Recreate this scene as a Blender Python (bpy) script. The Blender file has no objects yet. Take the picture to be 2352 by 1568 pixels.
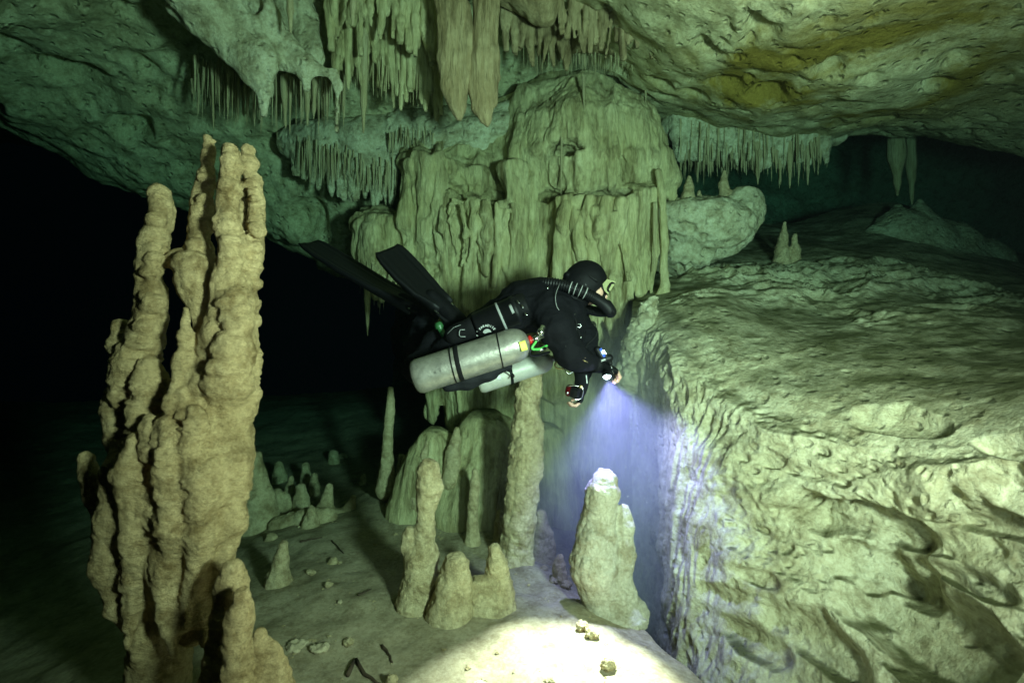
import bpy, bmesh, math, random, time
import numpy as np
from mathutils import Vector, Matrix, Euler

T0 = time.time()
SC = bpy.context.scene
COL = SC.collection

# ------------------------------------------------------------------ camera, world, lights, exposure
CAMD = bpy.data.cameras.new("camera")
CAM = bpy.data.objects.new("camera", CAMD)
COL.objects.link(CAM)
CAM.location = (0, 0, 0)
CAM.rotation_euler = (math.radians(90), 0, 0)
CAMD.sensor_width = 36.0
CAMD.lens = 18.0
CAMD.clip_start = 0.05
CAMD.clip_end = 200.0
CAMD.dof.use_dof = True
CAMD.dof.focus_distance = 2.9
CAMD.dof.aperture_fstop = 2.8
SC.camera = CAM

WORLD = bpy.data.worlds.new("World")
SC.world = WORLD
WORLD.use_nodes = True
_bg = WORLD.node_tree.nodes["Background"]
_bg.inputs[0].default_value = (0.32, 0.36, 0.62, 1)      # no daylight reaches this far into the cave
_bg.inputs[1].default_value = 0.006


def spot(name, loc, target, watts, half_deg, blend, radius, color):
    d = bpy.data.lights.new(name, 'SPOT')
    o = bpy.data.objects.new(name, d)
    COL.objects.link(o)
    o.location = loc
    o.rotation_euler = (Vector(target) - Vector(loc)).to_track_quat('-Z', 'Y').to_euler()
    d.energy = watts
    d.spot_size = math.radians(2 * half_deg)
    d.spot_blend = blend
    d.shadow_soft_size = radius
    d.color = color
    return o


# the photographer's two strobes, on arms beside and above the camera
spot("strobe_light", (1.15, -0.10, 0.08), (-0.12, 4.0, 0.78), 980, 61, 1.0, 0.16, (1.0, 0.97, 0.79))
spot("strobe_light.001", (0.45, -0.45, -0.10), (1.5, 3.0, 1.2), 90, 60, 1.0, 0.16, (1.0, 0.98, 0.79))

SC.view_settings.view_transform = 'Standard'
SC.view_settings.look = 'None'
SC.view_settings.exposure = -0.12
SC.view_settings.gamma = 1.0
SC.view_settings.use_curve_mapping = False
SC.render.engine = 'CYCLES'
cy = SC.cycles
cy.use_denoising = True
try:
    cy.denoiser = 'OPENIMAGEDENOISE'
    cy.denoising_prefilter = 'ACCURATE'
except Exception:
    pass
cy.max_bounces = 6
cy.diffuse_bounces = 3
cy.glossy_bounces = 3
cy.transmission_bounces = 4
cy.transparent_max_bounces = 8
cy.volume_bounces = 0
cy.sample_clamp_indirect = 4.0
cy.caustics_reflective = False
cy.caustics_refractive = False
cy.volume_step_rate = 1.0
cy.volume_max_steps = 128


# ------------------------------------------------------------------ measuring helper
def P(px, py, Y):
    """a place in the cave at distance Y that the 2352 px wide print shows at px, py"""
    s = Y / 1176.0
    return np.array([(px - 1176.0) * s, Y, (784.0 - py) * s], dtype=np.float64)


# ------------------------------------------------------------------ numpy noise
def _hash(ix, iy, iz, seed):
    h = (ix.astype(np.uint32) * np.uint32(374761393) + iy.astype(np.uint32) * np.uint32(668265263)
         + iz.astype(np.uint32) * np.uint32(2147483647) + np.uint32((seed * 974634 + 12345) & 0xffffffff))
    h = (h ^ (h >> np.uint32(13))) * np.uint32(1274126177)
    h = (h ^ (h >> np.uint32(16))) * np.uint32(2246822519)
    h = h ^ (h >> np.uint32(15))
    return h


def noise(p, f=1.0, seed=0):
    """value noise, -1..1; f scalar or 3 factors"""
    q = (np.asarray(p, dtype=np.float32) * np.asarray(f, dtype=np.float32)) + np.float32(100.37 + seed * 7.13)
    i = np.floor(q).astype(np.int32)
    t = q - i
    t = t * t * t * (t * (t * 6 - 15) + 10)
    out = np.zeros(len(q), dtype=np.float32)
    for dx in (0, 1):
        wx = t[:, 0] if dx else 1 - t[:, 0]
        for dy in (0, 1):
            wxy = wx * (t[:, 1] if dy else 1 - t[:, 1])
            for dz in (0, 1):
                w = wxy * (t[:, 2] if dz else 1 - t[:, 2])
                out += w * ((_hash(i[:, 0] + dx, i[:, 1] + dy, i[:, 2] + dz, seed) & np.uint32(0xffff)).astype(np.float32) / 32767.5 - 1.0)
    return out


def fbm(p, f=1.0, octv=4, seed=0, gain=0.5):
    f = np.asarray(f, dtype=np.float32) * np.ones(3, dtype=np.float32)
    a, s, out = 1.0, 0.0, 0.0
    for o in range(octv):
        out = out + a * noise(p, f * (2.03 ** o), seed + o * 17)
        s += a
        a *= gain
    return out / s


def ridged(p, f=1.0, octv=3, seed=0):
    f = np.asarray(f, dtype=np.float32) * np.ones(3, dtype=np.float32)
    a, s, out = 1.0, 0.0, 0.0
    for o in range(octv):
        out = out + a * (1.0 - 2.0 * np.abs(noise(p, f * (2.1 ** o), seed + o * 31)))
        s += a
        a *= 0.5
    return out / s


def worley(p, f=1.0, seed=0):
    """distance to the nearest scattered point, about 0..1"""
    q = np.asarray(p, dtype=np.float32) * np.asarray(f, dtype=np.float32) + np.float32(57.3 + seed)
    i = np.floor(q).astype(np.int32)
    best = np.full(len(q), 9.0, dtype=np.float32)
    for dx in (-1, 0, 1):
        for dy in (-1, 0, 1):
            for dz in (-1, 0, 1):
                c = i + np.array([dx, dy, dz], dtype=np.int32)
                h = _hash(c[:, 0], c[:, 1], c[:, 2], seed)
                fx = (h & np.uint32(1023)).astype(np.float32) / 1023.0
                fy = ((h >> np.uint32(10)) & np.uint32(1023)).astype(np.float32) / 1023.0
                fz = ((h >> np.uint32(20)) & np.uint32(1023)).astype(np.float32) / 1023.0
                d = (c[:, 0] + fx - q[:, 0]) ** 2 + (c[:, 1] + fy - q[:, 1]) ** 2 + (c[:, 2] + fz - q[:, 2]) ** 2
                np.minimum(best, d, out=best)
    return np.sqrt(best)


def sstep(a, b, x):
    t = np.clip((x - a) / (b - a), 0, 1)
    return t * t * (3 - 2 * t)


# ------------------------------------------------------------------ solid shapes melted together
class Field:
    """a lump of solid made of tapered rods and ellipsoids that melt into each other"""

    def __init__(self, prims, h, pad=0.0, bounds=None):
        lo = np.array([1e9] * 3)
        hi = -lo
        for q in prims:
            if q[0] == 'cut' or q[0] == 'cutcap':
                continue
            l, u = self._box(q, 0)
            lo = np.minimum(lo, l)
            hi = np.maximum(hi, u)
        lo -= 3 * h + pad
        hi += 3 * h + pad
        if bounds is not None:
            lo = np.maximum(lo, bounds[0])
            hi = np.minimum(hi, bounds[1])
        self.lo, self.h = lo, h
        self.n = np.maximum(np.ceil((hi - lo) / h).astype(int) + 1, 4)
        self.ax = [(lo[i] + h * np.arange(self.n[i])).astype(np.float32) for i in range(3)]
        self.D = np.full(self.n, 1.0, dtype=np.float32)
        for q in prims:
            self.add(q)

    @staticmethod
    def _box(q, k):
        if q[0] in ('cap', 'cutcap'):
            _, a, b, ra, rb, kk, sy = q
            m = np.array([1, max(sy, 1), 1]) * (max(ra, rb) + k)
            return np.minimum(a, b) - m, np.maximum(a, b) + m
        _, c, r, kk = q
        r = np.array(r) + k
        return c - r, c + r

    def add(self, q):
        k = q[5] if q[0] in ('cap', 'cutcap') else q[3]
        l, u = self._box(q, k + 2 * self.h)
        s = []
        for i in range(3):
            a = max(int(math.floor((l[i] - self.lo[i]) / self.h)), 0)
            b = min(int(math.ceil((u[i] - self.lo[i]) / self.h)) + 1, self.n[i])
            if b <= a:
                return
            s.append(slice(a, b))
        X = self.ax[0][s[0]][:, None, None]
        Y = self.ax[1][s[1]][None, :, None]
        Z = self.ax[2][s[2]][None, None, :]
        if q[0] in ('cap', 'cutcap'):
            _, a, b, ra, rb, k, sy = q
            a32 = a.astype(np.float32)
            ba = (b - a).astype(np.float32)
            L = float(np.dot(ba, ba)) + 1e-9
            px, py, pz = X - a32[0], Y - a32[1], Z - a32[2]
            t = np.clip((px * ba[0] + py * ba[1] + pz * ba[2]) / L, 0, 1)
            d = np.sqrt((px - ba[0] * t) ** 2 + ((py - ba[1] * t) / sy) ** 2 + (pz - ba[2] * t) ** 2) - (ra + (rb - ra) * t)
        else:
            _, c, r, k = q
            ux, uy, uz = (X - np.float32(c[0])) / r[0], (Y - np.float32(c[1])) / r[1], (Z - np.float32(c[2])) / r[2]
            k0 = np.sqrt(ux * ux + uy * uy + uz * uz)
            k1 = np.sqrt((ux / r[0]) ** 2 + (uy / r[1]) ** 2 + (uz / r[2]) ** 2) + 1e-6
            d = k0 * (k0 - 1.0) / k1
        A = self.D[s[0], s[1], s[2]]
        if q[0].startswith('cut'):
            B = -d
            hh = np.maximum(k - np.abs(A - B), 0) / max(k, 1e-6)
            A[...] = np.maximum(A, B) + hh * hh * k * 0.25
        else:
            hh = np.maximum(k - np.abs(A - d), 0) / max(k, 1e-6)
            A[...] = np.minimum(A, d) - hh * hh * k * 0.25

    def mesh(self):
        D, h, lo = self.D, self.h, self.lo
        nx, ny, nz = D.shape
        neg = D < 0
        cnt = np.zeros((nx - 1, ny - 1, nz - 1), dtype=np.uint8)
        for dx in (0, 1):
            for dy in (0, 1):
                for dz in (0, 1):
                    cnt += neg[dx:nx - 1 + dx, dy:ny - 1 + dy, dz:nz - 1 + dz]
        act = (cnt > 0) & (cnt < 8)
        I, J, K = np.nonzero(act)
        idx = np.full(act.shape, -1, dtype=np.int32)
        idx[I, J, K] = np.arange(len(I))
        c = {}
        for dx in (0, 1):
            for dy in (0, 1):
                for dz in (0, 1):
                    c[dx, dy, dz] = D[I + dx, J + dy, K + dz]
        acc = np.zeros((len(I), 3), dtype=np.float32)
        num = np.zeros(len(I), dtype=np.float32)
        corners = list(c.keys())
        for a in corners:
            for ax in range(3):
                if a[ax] == 1:
                    continue
                b = list(a)
                b[ax] = 1
                b = tuple(b)
                va, vb = c[a], c[b]
                m = (va < 0) != (vb < 0)
                t = np.where(m, va / (va - vb + 1e-12), 0)
                for j in range(3):
                    acc[:, j] += np.where(m, (t if j == ax else float(a[j])), 0)
                num += m
        V = (acc / num[:, None] + np.stack([I, J, K], 1)) * h + lo
        F = []
        for ax in range(3):
            o1, o2 = [(1, 2), (2, 0), (0, 1)][ax]
            sl0 = [slice(None)] * 3
            sl1 = [slice(None)] * 3
            sl0[ax] = slice(0, -1)
            sl1[ax] = slice(1, None)
            n0, n1 = neg[tuple(sl0)], neg[tuple(sl1)]
            e = np.stack(np.nonzero(n0 != n1), 1)
            ok = (e[:, o1] > 0) & (e[:, o2] > 0) & (e[:, o1] < D.shape[o1] - 1) & (e[:, o2] < D.shape[o2] - 1)
            e = e[ok]
            out = n0[e[:, 0], e[:, 1], e[:, 2]]
            q = []
            for d1, d2 in ((-1, -1), (0, -1), (0, 0), (-1, 0)):
                g = e.copy()
                g[:, o1] += d1
                g[:, o2] += d2
                q.append(idx[g[:, 0], g[:, 1], g[:, 2]])
            q = np.stack(q, 1)
            q[~out] = q[~out][:, ::-1]
            F.append(q)
        F = np.concatenate(F)
        F = F[(F >= 0).all(1)]
        return V.astype(np.float64), F


def vnormals(V, F):
    n = np.cross(V[F[:, 2]] - V[F[:, 0]], V[F[:, 3]] - V[F[:, 1]])
    N = np.zeros_like(V)
    for j in range(4):
        for ax in range(3):
            N[:, ax] += np.bincount(F[:, j], weights=n[:, ax], minlength=len(V))
    return N / (np.linalg.norm(N, axis=1)[:, None] + 1e-12)


def cap(a, b, ra, rb, k=0.02, sy=1.0):
    return ('cap', np.array(a, float), np.array(b, float), float(ra), float(rb), k, sy)


def ell(c, r, k=0.02):
    return ('ell', np.array(c, float), tuple(float(x) for x in r), k)


def cut(c, r, k=0.02):
    return ('cut', np.array(c, float), tuple(float(x) for x in r), k)


def chain(Y, pts, k=0.02, sy=1.0, dy=0.0):
    """rod through (px, py, radius px[, extra depth]) at distance Y"""
    out = []
    for a, b in zip(pts[:-1], pts[1:]):
        ya = Y + dy + (a[3] if len(a) > 3 else 0)
        yb = Y + dy + (b[3] if len(b) > 3 else 0)
        out.append(cap(P(a[0], a[1], ya), P(b[0], b[1], yb), a[2] * ya / 1176, b[2] * yb / 1176, k, sy))
    return out


# ------------------------------------------------------------------ objects
def tag(o, label=None, cat=None, group=None, kind=None):
    if label:
        o["label"] = label
    if cat:
        o["category"] = cat
    if group:
        o["group"] = group
    if kind:
        o["kind"] = kind
    return o


def obj_from(name, V, F, mat, parent=None, origin=None, smooth=True):
    V = np.asarray(V, dtype=np.float64)
    if origin is None:
        origin = np.zeros(3)
    elif isinstance(origin, str):           # 'base' or 'top'
        lo, hi = V.min(0), V.max(0)
        origin = np.array([(lo[0] + hi[0]) / 2, (lo[1] + hi[1]) / 2, lo[2] if origin == 'base' else hi[2]])
    me = bpy.data.meshes.new(name)
    Vl = (V - origin).astype(np.float32)
    if isinstance(F, np.ndarray):
        me.vertices.add(len(Vl))
        me.vertices.foreach_set("co", Vl.ravel())
        n, m = F.shape
        me.loops.add(n * m)
        me.polygons.add(n)
        me.loops.foreach_set("vertex_index", F.astype(np.int32).ravel())
        me.polygons.foreach_set("loop_start", np.arange(0, n * m, m, dtype=np.int32))
        me.update(calc_edges=True)
        me.validate()
    else:
        me.from_pydata([tuple(v) for v in Vl], [], F)
        me.update()
    if smooth:
        me.polygons.foreach_set("use_smooth", np.ones(len(me.polygons), dtype=bool))
    if mat is not None:
        me.materials.append(mat)
    o = bpy.data.objects.new(name, me)
    COL.objects.link(o)
    o.location = origin
    if parent is not None:
        o.parent = parent
        o.matrix_parent_inverse = Matrix.Translation(-Vector(parent.location))
    return o


def empty(name, loc):
    o = bpy.data.objects.new(name, None)
    COL.objects.link(o)
    o.location = loc
    o.empty_display_size = 0.1
    return o


def lump(name, prims, h, mat, disp=None, parent=None, origin='base', pad=0.03, bounds=None):
    V, F = Field(prims, h, pad, bounds).mesh()
    if disp is not None:
        N = vnormals(V, F)
        V = V + N * np.asarray(disp(V, N))[:, None]
    return obj_from(name, V, F, mat, parent, origin)


def tube(pts, rad, seg=10, closed_ends=True, prof=None):
    """verts, faces of a tube along a list of points; rad scalar or list"""
    pts = [np.asarray(p, float) for p in pts]
    n = len(pts)
    if np.isscalar(rad):
        rad = [rad] * n
    V, F = [], []
    up = np.array([0.13, 0.21, 0.97])
    prev = None
    for i, p in enumerate(pts):
        t = pts[min(i + 1, n - 1)] - pts[max(i - 1, 0)]
        t = t / (np.linalg.norm(t) + 1e-12)
        if prev is None:
            a = np.cross(t, up)
            if np.linalg.norm(a) < 0.1:
                a = np.cross(t, np.array([1.0, 0, 0]))
        else:
            a = prev - t * np.dot(prev, t)
        a /= np.linalg.norm(a)
        prev = a
        b = np.cross(t, a)
        for k in range(seg):
            w = 2 * math.pi * k / seg
            V.append(p + (a * math.cos(w) + b * math.sin(w)) * rad[i])
    for i in range(n - 1):
        for k in range(seg):
            k2 = (k + 1) % seg
            F.append((i * seg + k, i * seg + k2, (i + 1) * seg + k2, (i + 1) * seg + k))
    if closed_ends:
        F.append(tuple(range(seg))[::-1])
        F.append(tuple((n - 1) * seg + k for k in range(seg)))
    return np.array(V), F


def smooth_path(pts, n):
    """Catmull-Rom through pts"""
    p = [np.asarray(q, float) for q in pts]
    p = [2 * p[0] - p[1]] + p + [2 * p[-1] - p[-2]]
    out = []
    m = len(p) - 3
    for i in range(n):
        u = i / (n - 1) * m
        k = min(int(u), m - 1)
        t = u - k
        a, b, c, d = p[k:k + 4]
        out.append(0.5 * ((2 * b) + (-a + c) * t + (2 * a - 5 * b + 4 * c - d) * t * t + (-a + 3 * b - 3 * c + d) * t ** 3))
    return out


def catmull_patch(C, nu, nv):
    """C[r][c] 3d control points, smooth sheet nu x nv through them"""
    C = np.asarray(C, float)

    def axis(A, n):
        A = np.concatenate([2 * A[:1] - A[1:2], A, 2 * A[-1:] - A[-2:-1]])
        m = len(A) - 3
        u = np.linspace(0, m, n)
        k = np.minimum(u.astype(int), m - 1)
        t = (u - k).reshape((-1,) + (1,) * (A.ndim - 1))
        a, b, c, d = A[k], A[k + 1], A[k + 2], A[k + 3]
        return 0.5 * (2 * b + (c - a) * t + (2 * a - 5 * b + 4 * c - d) * t ** 2 + (3 * b - a - 3 * c + d) * t ** 3)

    S = axis(C, nu)
    S = axis(S.transpose(1, 0, 2), nv).transpose(1, 0, 2)
    return S.reshape(-1, 3), grid_faces(nu, nv)


def grid_faces(nu, nv):
    i = np.arange(nu - 1)[:, None] * nv + np.arange(nv - 1)[None, :]
    return np.stack([i, i + 1, i + nv + 1, i + nv], -1).reshape(-1, 4)


def rbf2(pts, xy, smooth=0.02):
    """thin plate height through (x, y, z) points"""
    pts = np.asarray(pts, float)
    n = len(pts)

    def U(r2):
        return 0.5 * r2 * np.log(r2 + 1e-9)

    d = ((pts[:, None, :2] - pts[None, :, :2]) ** 2).sum(-1)
    A = np.zeros((n + 3, n + 3))
    A[:n, :n] = U(d) + smooth * np.eye(n)
    A[:n, n] = 1
    A[:n, n + 1:] = pts[:, :2]
    A[n, :n] = 1
    A[n + 1:, :n] = pts[:, :2].T
    w = np.linalg.solve(A, np.concatenate([pts[:, 2], [0, 0, 0]]))
    z = w[n] + xy @ w[n + 1:]
    for i in range(n):
        z = z + w[i] * U(((xy - pts[i, :2]) ** 2).sum(1))
    return z


# ------------------------------------------------------------------ materials
def mat_new(name):
    m = bpy.data.materials.new(name)
    m.use_nodes = True
    nt = m.node_tree
    b = nt.nodes["Principled BSDF"]
    return m, nt, b


def N_(nt, t, **kw):
    n = nt.nodes.new(t)
    for k, v in kw.items():
        if k in n.inputs.keys():
            n.inputs[k].default_value = v
        else:
            setattr(n, k, v)
    return n


def rock(name, c1, c2, c3, stain=None, stain_at=0.6, fine=(1, 1, 1), fine_scale=40.0, fine_bump=0.5,
         grain_bump=0.25, pits=0.0, rough=0.85, silt=None, coarse=2.2, stain_c=None, stain_r=1.0):
    """limestone: two mixing creams, darker blotches, optional iron stain, fine relief; silt = mud on upward faces, with their grazing shade painted in"""
    m, nt, b = mat_new(name)
    L = nt.links.new
    tc = N_(nt, 'ShaderNodeTexCoord')
    co = tc.outputs['Object']
    n1 = N_(nt, 'ShaderNodeTexNoise', Scale=coarse, Detail=6.0, Roughness=0.62)
    L(co, n1.inputs['Vector'])
    r1 = N_(nt, 'ShaderNodeValToRGB')
    r1.color_ramp.elements[0].position = 0.36
    r1.color_ramp.elements[1].position = 0.66
    r1.color_ramp.elements[0].color = (*c1, 1)
    r1.color_ramp.elements[1].color = (*c2, 1)
    L(n1.outputs['Fac'], r1.inputs['Fac'])
    n2 = N_(nt, 'ShaderNodeTexNoise', Scale=9.0, Detail=8.0, Roughness=0.72)
    mp2 = N_(nt, 'ShaderNodeMapping')
    mp2.inputs['Scale'].default_value = (1, 1, 0.15 if fine[2] < 1 else 1)
    L(co, mp2.inputs['Vector'])
    L(mp2.outputs[0], n2.inputs['Vector'])
    r2 = N_(nt, 'ShaderNodeValToRGB')
    r2.color_ramp.elements[0].position = 0.47
    r2.color_ramp.elements[1].position = 0.66
    r2.color_ramp.elements[0].color = (0, 0, 0, 1)
    r2.color_ramp.elements[1].color = (1, 1, 1, 1)
    L(n2.outputs['Fac'], r2.inputs['Fac'])
    mx = N_(nt, 'ShaderNodeMixRGB')
    L(r2.outputs[0], mx.inputs[0])
    L(r1.outputs[0], mx.inputs[1])
    mx.inputs[2].default_value = (*c3, 1)
    col = mx.outputs[0]
    if stain is not None:
        n3 = N_(nt, 'ShaderNodeTexNoise', Scale=0.9, Detail=9.0, Roughness=0.66, Distortion=0.6)
        L(co, n3.inputs['Vector'])
        r3 = N_(nt, 'ShaderNodeValToRGB')
        r3.color_ramp.elements[0].position = stain_at - 0.07
        r3.color_ramp.elements[1].position = stain_at + 0.06
        r3.color_ramp.elements[0].color = (0, 0, 0, 1)
        r3.color_ramp.elements[1].color = (1, 1, 1, 1)
        L(n3.outputs['Fac'], r3.inputs['Fac'])
        m3 = N_(nt, 'ShaderNodeMixRGB')
        if stain_c is not None:                       # the seep that left this stain lies in one place
            sm = N_(nt, 'ShaderNodeMapping')
            sm.inputs['Location'].default_value = [-q / stain_r for q in stain_c]
            sm.inputs['Scale'].default_value = (1 / stain_r,) * 3
            L(co, sm.inputs['Vector'])
            sg = N_(nt, 'ShaderNodeTexGradient', gradient_type='SPHERICAL')
            L(sm.outputs[0], sg.inputs['Vector'])
            sr = N_(nt, 'ShaderNodeMapRange')
            sr.inputs['From Max'].default_value = 0.45
            L(sg.outputs['Fac'], sr.inputs['Value'])
            sx_ = N_(nt, 'ShaderNodeMath', operation='MULTIPLY')
            L(r3.outputs[0], sx_.inputs[0])
            L(sr.outputs[0], sx_.inputs[1])
            L(sx_.outputs[0], m3.inputs[0])
        else:
            L(r3.outputs[0], m3.inputs[0])
        L(col, m3.inputs[1])
        m3.inputs[2].default_value = (*stain, 1)
        col = m3.outputs[0]
    n4 = N_(nt, 'ShaderNodeTexNoise', Scale=42.0, Detail=6.0, Roughness=0.75)
    L(mp2.outputs[0], n4.inputs['Vector'])
    r4 = N_(nt, 'ShaderNodeValToRGB')
    r4.color_ramp.elements[0].position = 0.35
    r4.color_ramp.elements[1].position = 0.62
    r4.color_ramp.elements[0].color = (1.08, 1.08, 1.08, 1)
    r4.color_ramp.elements[1].color = (0.76, 0.72, 0.66, 1)
    L(n4.outputs['Fac'], r4.inputs['Fac'])
    m5 = N_(nt, 'ShaderNodeMixRGB', blend_type='MULTIPLY')
    m5.inputs[0].default_value = 1.0
    L(col, m5.inputs[1])
    L(r4.outputs[0], m5.inputs[2])
    col = m5.outputs[0]
    # relief
    mp = N_(nt, 'ShaderNodeMapping')
    mp.inputs['Scale'].default_value = fine
    L(co, mp.inputs['Vector'])
    f1 = N_(nt, 'ShaderNodeTexNoise', Scale=fine_scale, Detail=7.0, Roughness=0.68)
    L(mp.outputs[0], f1.inputs['Vector'])
    bu = N_(nt, 'ShaderNodeBump', Strength=fine_bump, Distance=0.035)
    L(f1.outputs['Fac'], bu.inputs['Height'])
    f2 = N_(nt, 'ShaderNodeTexNoise', Scale=130.0, Detail=4.0, Roughness=0.7)
    L(co, f2.inputs['Vector'])
    bu2 = N_(nt, 'ShaderNodeBump', Strength=grain_bump, Distance=0.011)
    L(f2.outputs['Fac'], bu2.inputs['Height'])
    L(bu.outputs[0], bu2.inputs['Normal'])
    last = bu2
    if pits > 0:
        vo = N_(nt, 'ShaderNodeTexVoronoi', Scale=13.0, Randomness=1.0)
        nw = N_(nt, 'ShaderNodeTexNoise', Scale=5.0, Detail=3.0)
        L(co, nw.inputs['Vector'])
        ad = N_(nt, 'ShaderNodeMixRGB', blend_type='ADD')
        ad.inputs[0].default_value = 0.12
        L(co, ad.inputs[1])
        L(nw.outputs['Color'], ad.inputs[2])
        L(ad.outputs[0], vo.inputs['Vector'])
        mr = N_(nt, 'ShaderNodeMapRange')
        mr.inputs['From Min'].default_value = 0.10
        mr.inputs['From Max'].default_value = 0.30
        L(vo.outputs['Distance'], mr.inputs['Value'])
        bu3 = N_(nt, 'ShaderNodeBump', Strength=pits, Distance=0.03)
        L(mr.outputs[0], bu3.inputs['Height'])
        L(last.outputs[0], bu3.inputs['Normal'])
        last = bu3
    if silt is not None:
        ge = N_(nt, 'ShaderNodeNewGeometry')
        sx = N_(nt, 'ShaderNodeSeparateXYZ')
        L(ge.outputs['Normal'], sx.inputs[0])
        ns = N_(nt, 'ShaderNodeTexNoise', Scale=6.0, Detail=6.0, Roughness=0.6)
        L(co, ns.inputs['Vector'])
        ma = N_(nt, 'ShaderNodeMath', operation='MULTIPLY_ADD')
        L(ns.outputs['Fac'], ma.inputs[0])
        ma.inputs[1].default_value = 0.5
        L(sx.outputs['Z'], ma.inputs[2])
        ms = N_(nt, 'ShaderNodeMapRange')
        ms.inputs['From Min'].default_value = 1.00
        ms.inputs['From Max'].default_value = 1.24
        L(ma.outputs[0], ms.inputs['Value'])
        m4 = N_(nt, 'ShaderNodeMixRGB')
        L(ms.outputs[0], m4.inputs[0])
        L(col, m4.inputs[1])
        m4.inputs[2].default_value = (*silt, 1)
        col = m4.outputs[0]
    L(col, b.inputs['Base Color'])
    L(last.outputs[0], b.inputs['Normal'])
    b.inputs['Roughness'].default_value = rough
    b.inputs['Specular IOR Level'].default_value = 0.12      # wet stone under water hardly shines
    return m


def plain(name, col, rough=0.5, metal=0.0, spec=0.5, bump=0.0, bump_scale=60.0, var=0.0, emit=None, estr=0.0):
    m, nt, b = mat_new(name)
    L = nt.links.new
    b.inputs['Base Color'].default_value = (*col, 1)
    b.inputs['Roughness'].default_value = rough
    b.inputs['Metallic'].default_value = metal
    b.inputs['Specular IOR Level'].default_value = spec
    if emit:
        b.inputs['Emission Color'].default_value = (*emit, 1)
        b.inputs['Emission Strength'].default_value = estr
    if bump or var:
        tc = N_(nt, 'ShaderNodeTexCoord')
        n = N_(nt, 'ShaderNodeTexNoise', Scale=bump_scale, Detail=5.0, Roughness=0.6)
        L(tc.outputs['Object'], n.inputs['Vector'])
        if bump:
            bu = N_(nt, 'ShaderNodeBump', Strength=bump, Distance=0.01)
            L(n.outputs['Fac'], bu.inputs['Height'])
            L(bu.outputs[0], b.inputs['Normal'])
        if var:
            n5 = N_(nt, 'ShaderNodeTexNoise', Scale=bump_scale * 0.3, Detail=6.0, Roughness=0.7)
            L(tc.outputs['Object'], n5.inputs['Vector'])
            r = N_(nt, 'ShaderNodeValToRGB')
            r.color_ramp.elements[0].position = 0.3
            r.color_ramp.elements[1].position = 0.7
            r.color_ramp.elements[0].color = (*[c * (1 - var) for c in col], 1)
            r.color_ramp.elements[1].color = (*[min(c * (1 + var), 1) for c in col], 1)
            L(n5.outputs['Fac'], r.inputs['Fac'])
            L(r.outputs[0], b.inputs['Base Color'])
    return m


CREAM, TAN, UMBER = (0.80, 0.74, 0.43), (0.62, 0.555, 0.28), (0.24, 0.20, 0.09)
SILT_SHADED = (0.105, 0.105, 0.046)  # mud colour, darkened so upward faces carry the painted shade of grazing light
M_CEIL = rock("limestone_ceiling", (0.70, 0.67, 0.42), (0.56, 0.52, 0.30), (0.30, 0.27, 0.14), stain=(0.26, 0.20, 0.04), stain_at=0.50, stain_c=(2.15, 3.5, 1.8), stain_r=1.5,
              fine_scale=14, fine_bump=0.75, pits=0.7)
M_WALL = rock("limestone_wall", (0.69, 0.67, 0.47), (0.55, 0.52, 0.33), (0.30, 0.27, 0.155), fine_scale=18, fine_bump=0.9, pits=0.6, silt=SILT_SHADED)
M_FLOW = rock("flowstone", CREAM, TAN, UMBER, fine=(1, 1, 0.16), fine_scale=30, fine_bump=1.0, grain_bump=0.7, silt=SILT_SHADED)
M_RIPPLE = rock("rippled_stone", (0.76, 0.60, 0.32), (0.63, 0.48, 0.24), (0.32, 0.23, 0.10), fine=(0.6, 0.6, 2.0), fine_scale=26, fine_bump=1.0, grain_bump=0.8)
M_STAL = rock("stalagmite_stone", (0.78, 0.67, 0.41), (0.66, 0.54, 0.30), (0.36, 0.28, 0.14), fine_scale=34, fine_bump=0.9, grain_bump=0.8)
M_STAL_LIT = rock("stalagmite_stone_lit", (0.84, 0.79, 0.62), (0.74, 0.67, 0.48), (0.48, 0.41, 0.27), fine_scale=34, fine_bump=0.9, grain_bump=0.8)  # stalagmite stone with the torch's white spill painted into a lighter colour
M_STRAW = rock("straw_stone", (0.64, 0.58, 0.36), (0.50, 0.44, 0.24), (0.30, 0.25, 0.13), fine=(1, 1, 0.3), fine_scale=40, fine_bump=0.5, grain_bump=0.2)
M_LEAF = rock("brown_drapery", (0.54, 0.44, 0.25), (0.38, 0.29, 0.15), (0.16, 0.115, 0.055), fine=(1, 1, 0.12), fine_scale=34, fine_bump=1.0, grain_bump=0.5)
M_FLOOR = rock("silt_floor", (0.45, 0.39, 0.265), (0.37, 0.32, 0.205), (0.26, 0.215, 0.135), fine_scale=12, fine_bump=0.3, grain_bump=0.25)

# ================================================================== THE CAVE
RND = random.Random(7)
U = RND.uniform

# ---------------------------------------------------------------- ceiling: one sheet overhead
CEIL_PTS = [P(*a) for a in [
    (0, 0, 3.3), (600, -120, 3.2), (1176, -150, 3.1), (1700, 0, 2.75), (2352, 0, 2.6), (2900, 100, 2.5), (-500, 0, 3.3),
    (1900, 200, 3.6), (2300, 200, 3.3), (1650, 150, 3.5), (1600, 262, 4.35), (2000, 290, 4.5), (2352, 350, 4.3), (2700, 380, 4.0),
    (1720, 312, 4.95), (1880, 325, 5.0), (2100, 318, 5.0),
    (0, 250, 5.6), (150, 350, 5.8), (300, 440, 6.0), (450, 465, 6.0), (620, 525, 6.0), (770, 610, 5.8), (690, 340, 5.0), (500, 210, 4.6),
    (200, 200, 4.5), (880, 300, 4.8), (900, 60, 4.0), (1100, 130, 4.4), (1300, 110, 4.3), (1480, 190, 4.2), (1000, 310, 4.9),
    (-400, 200, 5.4)]]
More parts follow.
